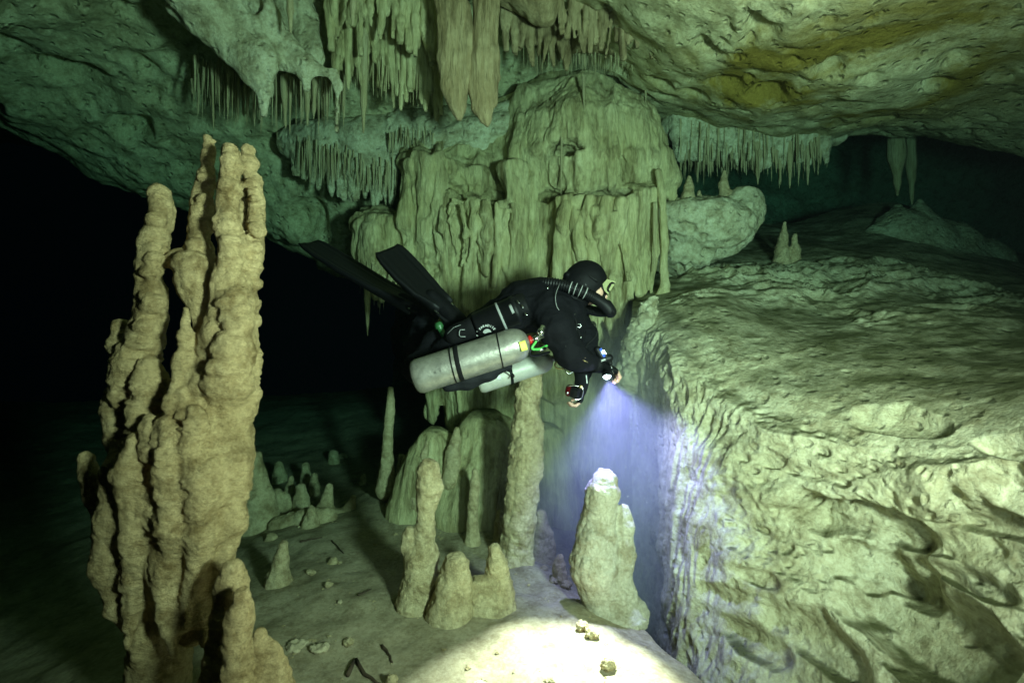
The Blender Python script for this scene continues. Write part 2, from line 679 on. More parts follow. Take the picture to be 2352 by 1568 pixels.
CEIL_PTS += [np.array(a, float) for a in [
    (-3, -1.5, 2.1), (0, -1.5, 2.1), (3, -1.5, 1.9), (-3, 0.5, 2.2), (0, 0.5, 2.15), (3, 0.5, 1.8),
    (-7, 8.0, 4.0), (-4, 8.2, 3.6), (-1.5, 8.2, 3.4), (1, 8, 3.4), (3, 7.2, 3.6), (6, 7, 3.8), (9, 6, 3.4), (-8, 4, 3.2), (7, 3, 1.7),
    (-8, 10, 4.2), (0, 11, 4.0), (8, 11, 4.2)]]
_t = np.linspace(0, 1, 430)
_yy = -1.6 + 12.6 * _t ** 1.25
_ss = np.linspace(-1, 1, 560)
_X = _ss[None, :] * (2.6 + 1.15 * np.maximum(_yy, 0))[:, None]
_Y = np.repeat(_yy[:, None], len(_ss), 1)
xy = np.stack([_X.ravel(), _Y.ravel()], 1)
z = rbf2(CEIL_PTS, xy)
V = np.column_stack([xy, z])
FC = grid_faces(len(_yy), len(_ss))
Nn = vnormals(V, FC)
Nn[Nn[:, 2] > 0] *= -1                       # relief grows down into the water
w = fbm(V, 0.9, 4, 3)
V2 = V + 0.22 * np.stack([fbm(V, 1.4, 3, 11), fbm(V, 1.4, 3, 12), fbm(V, 1.4, 3, 13)], 1)
d = 0.15 * w + 0.045 * ridged(V2, (1.3, 1.5, 1.5), 3, 21) + 0.022 * fbm(V2, 6.0, 4, 22)
lf = sstep(-0.3, -1.6, V[:, 0])
d += lf * (0.10 * ridged(V2, (1.1, 1.3, 1.5), 4, 24) + 0.03 * ridged(V2, 5.0, 3, 25))
wl = worley(V2, (1.1, 1.5, 1.4), 7)
d -= lf * 0.22 * sstep(0.36, 0.2, wl)
wl = worley(V2, (2.2, 2.9, 2.6), 5)
d -= 0.10 * sstep(0.36, 0.16, wl) * sstep(-0.1, 0.35, fbm(V, 0.8, 2, 44) + 0.15)      # solution pockets
wl = worley(V2, (6.5, 8.0, 7.0), 6)
d -= 0.045 * sstep(0.36, 0.14, wl) * sstep(0.0, 0.3, fbm(V, 1.1, 2, 45) + 0.1)
V = V + Nn * d[:, None]
o = obj_from("cave_ceiling", V, FC, M_CEIL)
tag(o, "pale pitted limestone cave ceiling with ochre stains", None, None, 'structure')
CEIL_V = V


def ceil_z(x, y):
    i = np.argmin((CEIL_V[:, 0] - x) ** 2 + (CEIL_V[:, 1] - y) ** 2)
    return CEIL_V[i, 2]


# ---------------------------------------------------------------- wall and sloping ledge on the right
cols = [1455, 1500, 1552, 1650, 1850, 2050, 2250, 2450, 2800]
rows = {
    1455: [(1750, 3.55), (1420, 3.6), (1200, 3.6), (1000, 3.6), (860, 3.6), (770, 3.65), (715, 3.85), (665, 4.4), (620, 5.2), (560, 6.4)],
    1500: [(1750, 3.3), (1420, 3.4), (1200, 3.4), (1000, 3.35), (870, 3.33), (775, 3.45), (712, 3.75), (655, 4.4), (608, 5.2), (550, 6.4)],
    1552: [(1750, 2.45), (1420, 2.72), (1200, 2.80), (1000, 2.88), (870, 3.0), (780, 3.2), (715, 3.6), (645, 4.3), (592, 5.2), (535, 6.4)],
    1650: [(1750, 2.15), (1420, 2.42), (1200, 2.52), (1030, 2.62), (900, 2.76), (800, 3.0), (720, 3.4), (640, 4.1), (575, 5.2), (520, 6.4)],
    1850: [(1750, 1.82), (1440, 2.08), (1250, 2.22), (1090, 2.25), (950, 2.39), (845, 2.70), (745, 3.3), (640, 4.2), (560, 5.4), (505, 6.6)],
    2050: [(1750, 1.60), (1440, 1.86), (1250, 2.02), (1100, 2.02), (965, 2.17), (855, 2.50), (752, 3.1), (640, 4.1), (540, 5.4), (470, 6.4)],
    2250: [(1750, 1.44), (1440, 1.66), (1250, 1.80), (1100, 1.82), (965, 1.97), (860, 2.30), (762, 2.9), (665, 4.0), (585, 5.2), (555, 6.4)],
    2450: [(1750, 1.30), (1440, 1.46), (1250, 1.58), (1100, 1.61), (965, 1.76), (864, 2.08), (772, 2.7), (690, 3.8), (630, 5.0), (610, 6.2)],
    2800: [(1750, 1.05), (1440, 1.18), (1250, 1.28), (1100, 1.31), (965, 1.45), (866, 1.78), (778, 2.4), (700, 3.5), (655, 4.8), (640, 6.0)],
}
C = [[P(c, *rows[c][r]) for c in cols] for r in range(10)]
V, F = catmull_patch(C, 470, 430)
Nn = vnormals(V, F)
if np.mean(Nn[:, 1]) > 0:
    Nn = -Nn
px_ = V[:, 0] / V[:, 1] * 1176 + 1176
top = sstep(0.42, 0.78, Nn[:, 2])            # the silted slope on top is smoother than the face
flu = sstep(0.0, -0.33, V[:, 0] - 1.14 - 0.16 * sstep(-0.85, -0.35, V[:, 2])) * (1 - top)      # the fluted corner beside the cleft
V2 = V + 0.16 * np.stack([fbm(V, 2.0, 3, 51), fbm(V, 2.0, 3, 52), fbm(V, 2.0, 3, 53)], 1)
V3 = V + 0.30 * np.stack([fbm(V, 1.1, 3, 54), fbm(V, 1.1, 3, 55), 0.5 * fbm(V, 1.1, 3, 56)], 1)
msk = sstep(-0.15, 0.3, fbm(V, 1.5, 3, 68))
bed = ridged(V3, (0.9, 0.9, 4.2), 3, 62)                          # bedding: long level steps
bil = np.abs(noise(V3, (1.7, 1.7, 2.6), 57)) + 0.5 * np.abs(noise(V3, (3.7, 3.7, 5.6), 58))        # bulges with creases between
rough_d = 0.13 * fbm(V, (1.0, 1.0, 1.5), 4, 61) + 0.075 * (bil - 0.4) + 0.075 * bed + 0.022 * fbm(V2, 10, 4, 63) + msk * 0.035 * ridged(V2, (3.6, 3.6, 7.5), 4, 69)
wl = worley(V3, (1.35, 1.35, 2.7), 64)
rough_d -= 0.24 * sstep(0.36, 0.20, wl) * sstep(-0.05, 0.12, fbm(V, 0.9, 2, 65) + 0.1)       # big hollows
wl = worley(V3, (3.6, 3.6, 6.4), 70)
rough_d -= 0.09 * sstep(0.34, 0.22, wl) * sstep(0.05, 0.25, fbm(V, 1.4, 2, 76))
wl = worley(V2, (9, 9, 14), 66)
rough_d -= 0.024 * sstep(0.36, 0.18, wl) * sstep(-0.1, 0.2, fbm(V, 1.7, 2, 67))
wl = worley(V2, (17, 17, 24), 78)
rough_d -= 0.013 * sstep(0.45, 0.2, wl) * sstep(-0.3, 0.1, fbm(V, 2.4, 2, 79))
Vf = V + 0.10 * np.stack([fbm(V, (3, 3, 1.5), 2, 71), fbm(V, (3, 3, 1.5), 2, 72), 0 * V[:, 0]], 1)
flu_d = 0.038 * ridged(Vf, (7.5, 7.5, 0.8), 2, 73) + 0.022 * ridged(Vf, (21, 21, 2.0), 2, 74) + 0.05 * fbm(V, 1.5, 3, 75)
top_d = 0.07 * fbm(V, (1.1, 0.8, 1.0), 3, 81) + 0.012 * ridged(V2, (2.2, 4.0, 3), 3, 82) \
    + 0.09 * sstep(0.10, 0.36, fbm(V, 1.15, 2, 84)) * np.maximum(ridged(V2, (3.6, 3.6, 5), 4, 83), -0.3) * sstep(5.6, 4.2, V[:, 1]) * sstep(2.7, 3.3, V[:, 1])
d = rough_d * (1 - flu) * (1 - top) + flu_d * flu + top_d * top
py_ = 784 - V[:, 2] / V[:, 1] * 1176
for hx, hy, rx, ry, dep in [(1868, 1150, 34, 26, .10), (1985, 1195, 110, 46, .22), (2000, 1285, 48, 34, .16), (2085, 1300, 36, 34, .14), (2140, 1440, 120, 80, .30),
                            (2075, 982, 62, 20, .12), (2330, 1040, 70, 28, .14), (2290, 1200, 60, 34, .14), (1760, 1330, 40, 22, .08), (1900, 1480, 70, 40, .14),
                            (1690, 1110, 30, 12, .05), (2220, 1330, 60, 26, .14), (1720, 1470, 60, 28, .10)]:
    q_ = int(np.argmin((px_ - hx) ** 2 + (py_ - hy) ** 2))
    c0, sc_ = V[q_], V[q_, 1] / 1176
    wob = 1 + 0.8 * fbm(V, 4.0, 3, 77 + int(hx) % 9)
    e = np.sqrt(((V[:, 0] - c0[0]) / (rx * sc_)) ** 2 + ((V[:, 1] - c0[1]) / (rx * sc_ * 1.6)) ** 2 + ((V[:, 2] - c0[2]) / (ry * sc_)) ** 2) * wob
    d = d - 0.46 * dep * sstep(1.2, 0.6, e) 
V = V + Nn * d[:, None]
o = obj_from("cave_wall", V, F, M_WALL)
tag(o, "pale scalloped cave wall with fluted corner and silted sloping top", None, None, 'structure')
WALL_V = V

# ---------------------------------------------------------------- silt floor
FL_PTS = [P(*a) for a in [
    (1250, 1500, 2.2), (1176, 1568, 2.05), (900, 1568, 2.1), (1000, 1400, 2.60), (1190, 1290, 3.2), (1390, 1395, 2.62), (700, 1568, 2.1),
    (800, 1350, 2.9), (850, 1230, 3.5), (700, 1200, 4.0), (900, 1120, 4.6), (700, 1090, 5.6), (880, 1085, 5.6), (620, 1330, 3.0),
    (500, 1500, 2.15), (300, 1520, 2.3), (100, 1500, 2.6), (1100, 1230, 3.6), (1290, 1330, 3.0), (1430, 1420, 2.45)]]
FL_PTS += [np.array(a, float) for a in [(-5, 3, -1.9), (-5, 6, -1.6), (-3, 7.5, -1.3), (0, 7, -1.1), (2, 6, -1.0), (-6, 1, -1.9), (-2, 0.2, -1.6),
                                        (0, 0.2, -1.45), (1, 1.0, -1.4), (2, 2, -1.5), (2.5, 0.5, -1.5), (-8, 9, -1.2), (0, 9.5, -0.6)]]
_t = np.linspace(0, 1, 330)
_yy = 0.2 + 9.3 * _t ** 1.6
_ss = np.linspace(-1, 1, 420)
_X = -0.6 + _ss[None, :] * (1.6 + 1.05 * _yy)[:, None]
_Y = np.repeat(_yy[:, None], len(_ss), 1)
xy = np.stack([_X.ravel(), _Y.ravel()], 1)
xy = xy[:]
FLZ = rbf2(FL_PTS, xy)
V = np.column_stack([xy, FLZ])
# the cleft along the foot of the wall
ex = np.interp(V[:, 1], [0.5, 1.6, 2.05, 2.4, 2.7, 3.0, 3.4, 4.5], [1.30, 1.02, 0.84, 0.70, 0.60, 0.42, 0.36, 0.5])
ex = ex + 0.05 * fbm(V * np.array([0, 1, 0]), 3.0, 3, 5)
dx_ = V[:, 0] - ex
drop = sstep(0.0, 0.55, dx_)
V[:, 2] -= 1.6 * drop * sstep(4.2, 3.4, V[:, 1]) + 0.10 * sstep(-0.35, 0.05, dx_) * (1 - drop)
V[:, 2] += 0.05 * fbm(V * np.array([1, 1, 0]), 1.3, 4, 91) + 0.014 * fbm(V * np.array([1, 1, 0]), 7.0, 3, 92) + 0.03 * np.maximum(ridged(V * np.array([1, 1, 0]), 1.1, 3, 93), 0)
F = grid_faces(len(_yy), len(_ss))
o = obj_from("cave_floor", V, F, M_FLOOR)
tag(o, "brown silt cave floor dropping into a cleft", None, None, 'structure')
FLOOR_V = V


def floor_z(x, y):
    i = np.argmin((FLOOR_V[:, 0] - x) ** 2 + (FLOOR_V[:, 1] - y) ** 2)
    return FLOOR_V[i, 2]


def on_floor(px, py):
    """where the line of sight through px, py meets the floor"""
    u, v = (px - 1176) / 1176.0, (784 - py) / 1176.0
    Y = np.linspace(1.2, 7.5, 260)
    zf = np.array([floor_z(u * y, y) for y in Y])
    hit = np.nonzero(v * Y < zf)[0]
    y = Y[hit[0]] if len(hit) else 7.0
    return np.array([u * y, y, floor_z(u * y, y)])


# ---------------------------------------------------------------- far wall of the passage
C = [[(-2.5 + 3.4 * c, 11.0 - 0.7 * c + 0.5 * math.sin(c * 2.1 + r), -2.0 + 1.7 * r) for c in range(6)] for r in range(5)]
V, F = catmull_patch(C, 120, 160)
Nn = vnormals(V, F)
if np.mean(Nn[:, 1]) > 0:
    Nn = -Nn
V = V + Nn * (0.5 * ridged(V, 0.7, 5, 31) + 0.2 * fbm(V, 2.4, 3, 32))[:, None]
o = obj_from("cave_wall_far", V, F, M_WALL)
tag(o, "rough limestone wall far back in the dark passage", None, None, 'structure')


# ---------------------------------------------------------------- relief recipes
def d_flute(a=0.035, f=7.0, seed=0, coarse=0.04):
    def g(V, N):
        Vw = V + 0.07 * np.stack([fbm(V, (4, 4, 1.6), 2, seed + 1), fbm(V, (4, 4, 1.6), 2, seed + 2), 0 * V[:, 0]], 1)
        side = 1 - 0.7 * sstep(0.5, 0.9, N[:, 2])
        return side * (a * ridged(Vw, (f, f, f * 0.09), 2, seed + 3) + 0.45 * a * ridged(Vw, (f * 2.9, f * 2.9, f * 0.3), 2, seed + 4)) \
            + coarse * fbm(V, 2.3, 3, seed + 5) + 0.006 * fbm(V, 16, 2, seed + 6)
    return g


def d_drape(seed=0, a1=0.07, a2=0.030, a3=0.009, pocket=0.05, zs=1.0):
    """deep overlapping folds, drips between them and fine flutes, with scattered pockets"""
    def g(V, N):
        Vw = V + 0.16 * np.stack([fbm(V, (1.6, 1.6, 1.1), 3, seed + 1), fbm(V, (1.6, 1.6, 1.1), 3, seed + 2), 0 * V[:, 0]], 1)
        Vw = Vw + 0.035 * np.stack([fbm(V, (7, 7, 3.5), 2, seed + 3), fbm(V, (7, 7, 3.5), 2, seed + 4), 0 * V[:, 0]], 1)
        side = 1 - 0.75 * sstep(0.45, 0.85, N[:, 2])
        r1 = 1 - np.abs(noise(Vw, (4.6, 4.6, 0.55 * zs), seed + 5))
        r2 = 1 - np.abs(noise(Vw, (12.0, 12.0, 1.5 * zs), seed + 6))
        r3 = 1 - np.abs(noise(Vw, (30.0, 30.0, 4.0 * zs), seed + 7))
        m2 = 0.4 + 0.6 * sstep(-0.3, 0.35, fbm(V, 2.2, 2, seed + 8))
        d = a1 * (r1 ** 2.2 - 0.45) + a2 * m2 * (r2 ** 2 - 0.4) + a3 * (r3 ** 1.5 - 0.5)
        d = d * side + 0.035 * fbm(V, 2.4, 3, seed + 9)
        pk = sstep(0.42, 0.18, worley(Vw, (3.4, 3.4, 4.4), seed + 10)) * sstep(0.05, 0.3, fbm(V, 1.3, 2, seed + 11))
        return d - pocket * pk + 0.006 * fbm(V, 22, 2, seed + 12)
    return g


def d_lump(a=0.02, f=9.0, seed=0, ripple=0.0):
    def g(V, N):
        d = a * fbm(V, f, 4, seed + 1) - 0.5 * a * ridged(V, f * 1.5, 2, seed + 2) - 0.42 * a * ridged(V, (f * 3.4, f * 3.4, f * 4.6), 2, seed + 8)
        if ripple:
            Vw = V + 0.03 * np.stack([0 * V[:, 0], 0 * V[:, 0], fbm(V, 9, 2, seed + 3)], 1)
            m = sstep(-0.1, 0.35, fbm(V, 4.0, 2, seed + 4))
            d = d + ripple * m * ridged(Vw, (7, 7, 34), 2, seed + 5)
        return d
    return g


# ---------------------------------------------------------------- central flowstone column
Y0 = 4.25
pr = []
# body behind everything
pr += chain(Y0, [(1330, 330, 130, .45), (1320, 520, 150, .40), (1310, 760, 140, .42), (1290, 1000, 130, .5)], 0.15)
pr += chain(Y0, [(1130, 470, 90, .45), (1090, 640, 110, .45), (1120, 800, 110, .5), (1130, 960, 110, .55)], 0.15)
pr += chain(Y0, [(1420, 480, 60, .35), (1430, 700, 60, .35), (1440, 950, 60, .35)], 0.1)
# the mass climbs to the roof behind its tiers
pr += chain(Y0, [(960, 330, 60, .55), (1060, 360, 75, .55), (1160, 330, 80, .55), (1280, 250, 80, .5)], 0.15)
pr += chain(Y0, [(1000, 400, 50, .32), (1090, 400, 45, .34), (1170, 380, 50, .34)], 0.12)
# the dome
pr += chain(Y0, [(1250, 235, 48, .22), (1350, 225, 45, .2), (1430, 265, 42, .18), (1500, 330, 34, .16)], 0.12)
pr += [ell(P(1360, 340, Y0 + .12), (0.60, 0.34, 0.46), 0.12)]
pr += chain(Y0, [(1520, 365, 28, .02), (1532, 410, 26, .02), (1515, 455, 16, .05)], 0.06)
pr += chain(Y0, [(1200, 225, 30, .25), (1190, 330, 28, .18), (1205, 440, 26, .12)], 0.08)
# tiers
pr += chain(Y0, [(930, 375, 22, .15), (965, 370, 26, .05), (1020, 395, 28, .05), (1090, 420, 30, .15), (1160, 425, 30, .2)], 0.06)
pr += chain(Y0, [(860, 540, 34, .15), (860, 590, 36, .18), (850, 630, 20, .25)], 0.07)
pr += chain(Y0, [(1060, 475, 24, .02), (1130, 470, 24, .02), (1200, 490, 26, .02)], 0.06)
pr += chain(Y0, [(1290, 472, 26, -.16), (1370, 478, 28, -.22), (1430, 486, 28, -.20), (1490, 465, 26, -.08)], 0.06)
pr += [ell(P(1285, 325, Y0 - .13), (0.12, 0.09, 0.07), 0.05)]


def ribs(Y, px0, px1, top, bot, n, r0, r1, dy=(0, 0), k=0.03, jit=14, bend=8, sh=None):
    out = []
    for i in range(n):
        t = (i + U(-.3, .3)) / max(n - 1, 1)
        x = px0 + (px1 - px0) * t
        a = np.interp(t, np.linspace(0, 1, len(top)), top) + U(-jit, jit)
        b = np.interp(t, np.linspace(0, 1, len(bot)), bot) + U(-jit, jit) * 1.6
        yy = np.interp(t, np.linspace(0, 1, len(dy)), dy)
        m = a + (b - a) * U(.35, .6)
        ra, rb = r0 * U(.7, 1.3), r1 * U(.6, 1.3)
        out += chain(Y, ([(x + U(-6, 6), a - sh[0] * U(.6, 1.2), ra * .8, yy + sh[1])] if sh else []) + [(x, a, ra, yy + U(-.03, .03)), (x + U(-bend, bend), m, (ra + rb) * .55, yy + U(-.03, .03)), (x + U(-bend, bend), b, rb, yy + U(0, .05))], k)
    return out


# fluted curtains, tier below tier: the dome's fan first
for i in range(34):
    t = (i + U(-.3, .3)) / 33
    e = np.interp(t, [0, .2, .4, .6, .8, 1], [1180, 1245, 1320, 1400, 1480, 1548])
    eb = np.interp(t, [0, .2, .4, .6, .8, 1], [440, 425, 425, 430, 445, 420]) + U(-12, 12)
    c0 = np.interp(t, [0, .3, .6, 1], [1215, 1290, 1365, 1440])
    ct = np.interp(t, [0, .3, .6, 1], [215, 190, 190, 250]) + U(-6, 6)
    bul = -.30 * math.sin(math.pi * min(max(t, .05), .95)) + .10
    m1, m2 = c0 + (e - c0) * .45 + U(-8, 8), c0 + (e - c0) * .85 + U(-8, 8)
    r_ = U(8, 15)
    pr += chain(Y0, [(c0, ct, r_, bul + .22), (m1, ct + (eb - ct) * .28, r_ * U(.7, 1.2), bul + .02), (m2, ct + (eb - ct) * .66, r_ * U(.7, 1.2), bul - .06), (e, eb, r_ * .8, bul + .02)], 0.028)
pr += ribs(Y0, 930, 1010, [375, 370], [640, 690], 8, 15, 9, (.04, -.10), 0.020, 12, 8, (30, .26))
pr += ribs(Y0, 1010, 1190, [470, 480], [690, 720], 17, 15, 10, (-.10, -.16), 0.022, 16, 9, (30, .26))
pr += ribs(Y0, 1020, 1180, [475, 480], [600, 640], 9, 9, 5, (-.20, -.26), 0.012, 20, 12)
pr += ribs(Y0, 820, 935, [510, 520], [640, 690], 13, 12, 5, (.2, .08), 0.03, 14, 4, (30, .26))
pr += ribs(Y0, 1180, 1290, [440, 460], [760, 900], 9, 22, 22, (-.02, -.04), 0.05, 12, 8)
pr += ribs(Y0, 1285, 1430, [462, 470], [720, 780], 14, 14, 12, (-.26, -.32), 0.022, 12, 9, (30, .26))
pr += ribs(Y0, 1300, 1430, [470, 476], [560, 620], 9, 9, 5, (-.36, -.40), 0.012, 24, 12)
pr += ribs(Y0, 1400, 1490, [470, 450], [700, 690], 8, 18, 11, (-.34, -.2), 0.016, 18, 8, (30, .26))
pr += ribs(Y0, 1470, 1545, [400, 420], [560, 470], 7, 11, 5, (-.02, .02), 0.02, 20, 6)
pr += ribs(Y0, 985, 1270, [760, 720], [940, 960], 20, 15, 13, (.3, .25), 0.035, 16, 8, (30, .26))
pr += ribs(Y0, 1260, 1470, [740, 700], [1120, 1100], 15, 18, 20, (.15, .0), 0.04, 18, 12)
# hollows
pr += [cut(P(1110, 440, Y0 - .12), (0.24, 0.26, 0.045), 0.06), cut(P(1300, 340, Y0 - .22), (0.15, 0.22, 0.07), 0.05),
       cut(P(1270, 440, Y0 - .2), (0.13, 0.28, 0.06), 0.05), cut(P(1390, 438, Y0 - .3), (0.22, 0.24, 0.04), 0.07)]
pr += chain(Y0, [(1180, 395, 30, -.1), (1186, 460, 20, -.16), (1195, 555, 4, -.16)], 0.02)
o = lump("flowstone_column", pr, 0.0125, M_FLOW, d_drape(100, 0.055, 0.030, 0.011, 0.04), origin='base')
tag(o, "broad green-lit flowstone column draped in fluted tiers behind the diver", "flowstone")

# flowstone mound at its foot
pr = chain(3.95, [(1120, 1010, 70, .1), (1110, 1120, 140, .2), (1100, 1230, 190, .3)], 0.12)
pr += chain(3.95, [(1000, 1020, 40, .0), (985, 1090, 60, .05), (960, 1180, 70, .05)], 0.1)
pr += chain(3.95, [(1240, 1020, 55, .2), (1260, 1150, 70, .2), (1280, 1260, 75, .2)], 0.1)
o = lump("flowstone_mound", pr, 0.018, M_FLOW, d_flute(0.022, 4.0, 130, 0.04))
tag(o, "smooth dark green flowstone mound under the column behind the tall stalagmite", "flowstone mound")

# pale boulder beside the column
pr = [ell(P(1630, 520, 4.35), (0.33, 0.3, 0.24), 0.1), ell(P(1560, 500, 4.3), (0.2, 0.25, 0.17), 0.1), ell(P(1700, 490, 4.45), (0.16, 0.2, 0.18), 0.1),
      ell(P(1570, 590, 4.5), (0.22, 0.22, 0.12), 0.1)]
o = lump("pale_boulder", pr, 0.016, M_WALL, lambda V, N: 0.06 * fbm(V, 3.2, 4, 141) + 0.05 * ridged(V, 4.5, 3, 142) - 0.05 * sstep(.4, .15, worley(V, 7, 143)))
tag(o, "pale pitted boulder wedged between the flowstone column and the slope", "boulder")

# ---------------------------------------------------------------- great stalagmite in front, left
def big_left():
    Y = 1.85
    p = []
    c = lambda pts, k=0.03, sy=1.0, dy=0.0: p.extend(chain(Y, pts, k, sy, dy))
    c([(364, 446, 26), (374, 490, 27), (357, 545, 30), (346, 605, 31), (340, 640, 27), (348, 672, 34), (345, 715, 36), (333, 775, 40), (312, 838, 44), (300, 900, 44)], 0.009, 1, 0.02)
    c([(276, 748, 19), (284, 795, 26), (300, 850, 30)], 0.025, 1, 0.05)
    c([(482, 322, 11), (478, 370, 16), (470, 425, 20), (464, 470, 27), (462, 520, 29), (455, 545, 24), (458, 575, 30), (474, 640, 26)], 0.008, 1, 0.06)
    c([(528, 346, 20), (532, 380, 26), (524, 410, 21), (528, 436, 29), (522, 485, 27), (520, 520, 32), (535, 560, 33), (528, 600, 30), (520, 650, 36), (515, 720, 40), (512, 780, 48)], 0.008, 1, -0.04)
    c([(572, 346, 15), (574, 385, 19), (580, 420, 18), (588, 460, 21), (588, 520, 22), (583, 580, 21), (574, 660, 20), (566, 730, 24), (556, 800, 34), (552, 880, 40)], 0.008, 1, 0.03)
    c([(553, 420, 14), (556, 520, 16), (556, 600, 16)], 0.008, 1, 0.05)
    c([(540, 640, 34), (546, 690, 38), (540, 760, 42), (545, 860, 46)], 0.010, 1, -0.02)
    c([(420, 600, 34), (455, 596, 30)], 0.03, 1, 0.03)
    c([(437, 615, 44), (445, 660, 40), (458, 715, 24), (470, 780, 20), (475, 850, 20)], 0.012, .8, -0.02)
    c([(428, 712, 13), (425, 770, 15), (421, 830, 17), (424, 880, 20), (414, 940, 24), (402, 1000, 30), (395, 1060, 36)], 0.015, 1, -0.08)
    c([(345, 836, 20), (346, 880, 32), (338, 925, 34), (330, 985, 40)], 0.025, 1, -0.03)
    c([(265, 905, 22), (268, 945, 30), (285, 1010, 40)], 0.03, 1, 0.04)
    c([(478, 875, 40), (470, 910, 34)], 0.03, 1, -0.06)
    c([(582, 812, 12), (584, 850, 14), (578, 905, 18), (565, 945, 20)], 0.015)
    # body
    c([(514, 800, 50), (510, 900, 60), (495, 1000, 72), (478, 1080, 78), (455, 1170, 70), (440, 1260, 60), (440, 1350, 46), (445, 1440, 40)], 0.05)
    c([(370, 1000, 62), (335, 1090, 78), (325, 1180, 80), (318, 1280, 60), (325, 1360, 42), (335, 1480, 36)], 0.05, 1, 0.02)
    c([(420, 1030, 70), (400, 1150, 82), (392, 1260, 60), (392, 1400, 40)], 0.05, 1, -0.02)
    c([(552, 1010, 22), (560, 1050, 24), (545, 1110, 30)], 0.03)
    c([(195, 1055, 17), (204, 1090, 20), (215, 1140, 20), (240, 1190, 26)], 0.02, 1, .06)
    # draperies hanging off the foot
    c([(270, 1190, 48), (252, 1300, 34), (262, 1400, 18), (275, 1440, 7)], 0.03, 1, -0.03)
    c([(345, 1230, 40), (318, 1330, 26), (300, 1440, 12), (292, 1490, 6)], 0.02, 1, -0.07)
    c([(390, 1200, 44), (378, 1330, 28), (390, 1440, 20), (400, 1500, 10)], 0.02, 1, -0.09)
    c([(470, 1180, 48), (452, 1310, 34), (462, 1410, 22), (470, 1475, 10)], 0.02, 1, -0.05)
    rr = random.Random(77)
    for pts, dy_ in (([(366, 470), (357, 545), (346, 605), (348, 672), (345, 715), (333, 775), (312, 838)], .0), ([(528, 346), (530, 400), (524, 470), (530, 540), (526, 610), (520, 690), (515, 770)], -.06),
                     ([(572, 350), (580, 430), (588, 500), (583, 590), (572, 680), (560, 770), (556, 850)], .01), ([(478, 370), (468, 440), (463, 520), (458, 575), (472, 650)], .04),
                     ([(540, 660), (546, 730), (535, 820), (520, 900)], -.07)):
        rad_ = {366: 29, 528: 28, 572: 22, 478: 22, 540: 40}[pts[0][0]]
        q = smooth_path([(x, y, 0) for x, y in pts], 14)           # drip-built bulbs stacked along each finger
        for k_, (x, y, _) in enumerate(q[1:]):
            r_ = rad_ * (0.75 + 0.5 * k_ / 13) * rr.uniform(.85, 1.2) * Y / 1176
            p.append(ell(P(x + rr.uniform(-7, 7), y, Y + dy_ + rr.uniform(-.03, .02)), (r_, r_, r_ * rr.uniform(.62, .9)), 0.006))
    for i in range(14):                        # knobs and drips all over the body
        py = rr.uniform(860, 1080)
        cx = np.interp(py, [880, 1000, 1100, 1200, 1300], [440, 420, 390, 375, 370])
        hw = np.interp(py, [880, 1000, 1100, 1200, 1300], [110, 150, 165, 140, 110])
        a = rr.uniform(-1, .35)
        dy_ = -.17 * math.sqrt(max(1 - a * a, 0)) * hw / 160
        x, r_ = cx + hw * a * .92, rr.uniform(14, 30)
        c([(x, py, r_ * .8, dy_), (x + rr.uniform(-10, 10), py + rr.uniform(30, 70), r_, dy_ - .01), (x + rr.uniform(-20, 20), py + rr.uniform(110, 220), r_ * .5, dy_ + .05)], 0.014)
    for (x0, y0, x1, y1, r0, r1, dd) in [(540, 1060, 480, 1420, 36, 14, -.06), (470, 1090, 420, 1440, 44, 12, -.13), (385, 1090, 375, 1400, 36, 10, -.15), (300, 1100, 290, 1420, 36, 8, -.11)]:
        c([(x0, y0, r0, dd), (x0 + (x1 - x0) * .35 + 12, y0 + (y1 - y0) * .4, r0 * .75, dd), (x1, y1, r1, dd + .05)], 0.035)
    p.extend(chain(Y, [(370, 1440, 60), (360, 1640, 75)], 0.04, 1, 0.1))
    return p


o = lump("clustered_stalagmite", big_left(), 0.0078, M_RIPPLE, d_lump(0.010, 9.0, 150, 0.011))
tag(o, "massive tan cluster of lumpy finger stalagmites standing in front at left", "stalagmite")


def stal(name, Y, chains, h, label, mat=None, seed=0, a=0.013, f=9.0, ripple=0.0, cat="stalagmite", group=None, k=0.03, base=True):
    p = []
    for c_ in chains:
        if base:                                  # root it in the ground
            x, y, r = c_[-1][:3]
            c_ = list(c_) + [(x, y + 22, r * 1.2), (x, y + 60, r * 1.9)]
        p += chain(Y, c_, k)
    o = lump(name, p, h, mat or M_STAL, d_lump(a, f, seed, ripple))
    return tag(o, label, cat, group)


# ---------------------------------------------------------------- stalagmites one by one
stal("stalagmite", 1.62, [[(533, 1308, 27), (528, 1345, 33), (524, 1420, 36), (520, 1500, 42), (515, 1580, 55)]], 0.008,
     "blunt ribbed tan stalagmite in front of the great cluster's foot", M_RIPPLE, 201, 0.008, ripple=0.006)
stal("stalagmite", 1.50, [[(556, 1368, 22), (552, 1410, 27), (546, 1470, 26), (545, 1520, 32), (540, 1600, 44)]], 0.008,
     "smaller ribbed finger stalagmite leaning on the blunt ribbed one", M_RIPPLE, 202, 0.008, ripple=0.005)
stal("stalagmite", 1.56, [[(596, 1455, 13), (597, 1485, 20), (600, 1515, 22), (605, 1570, 28)], [(632, 1490, 14), (640, 1540, 18), (642, 1580, 22)]], 0.008,
     "short two-pronged stalagmite at the bottom edge right of the ribbed pair", M_RIPPLE, 203, 0.007, ripple=0.005)
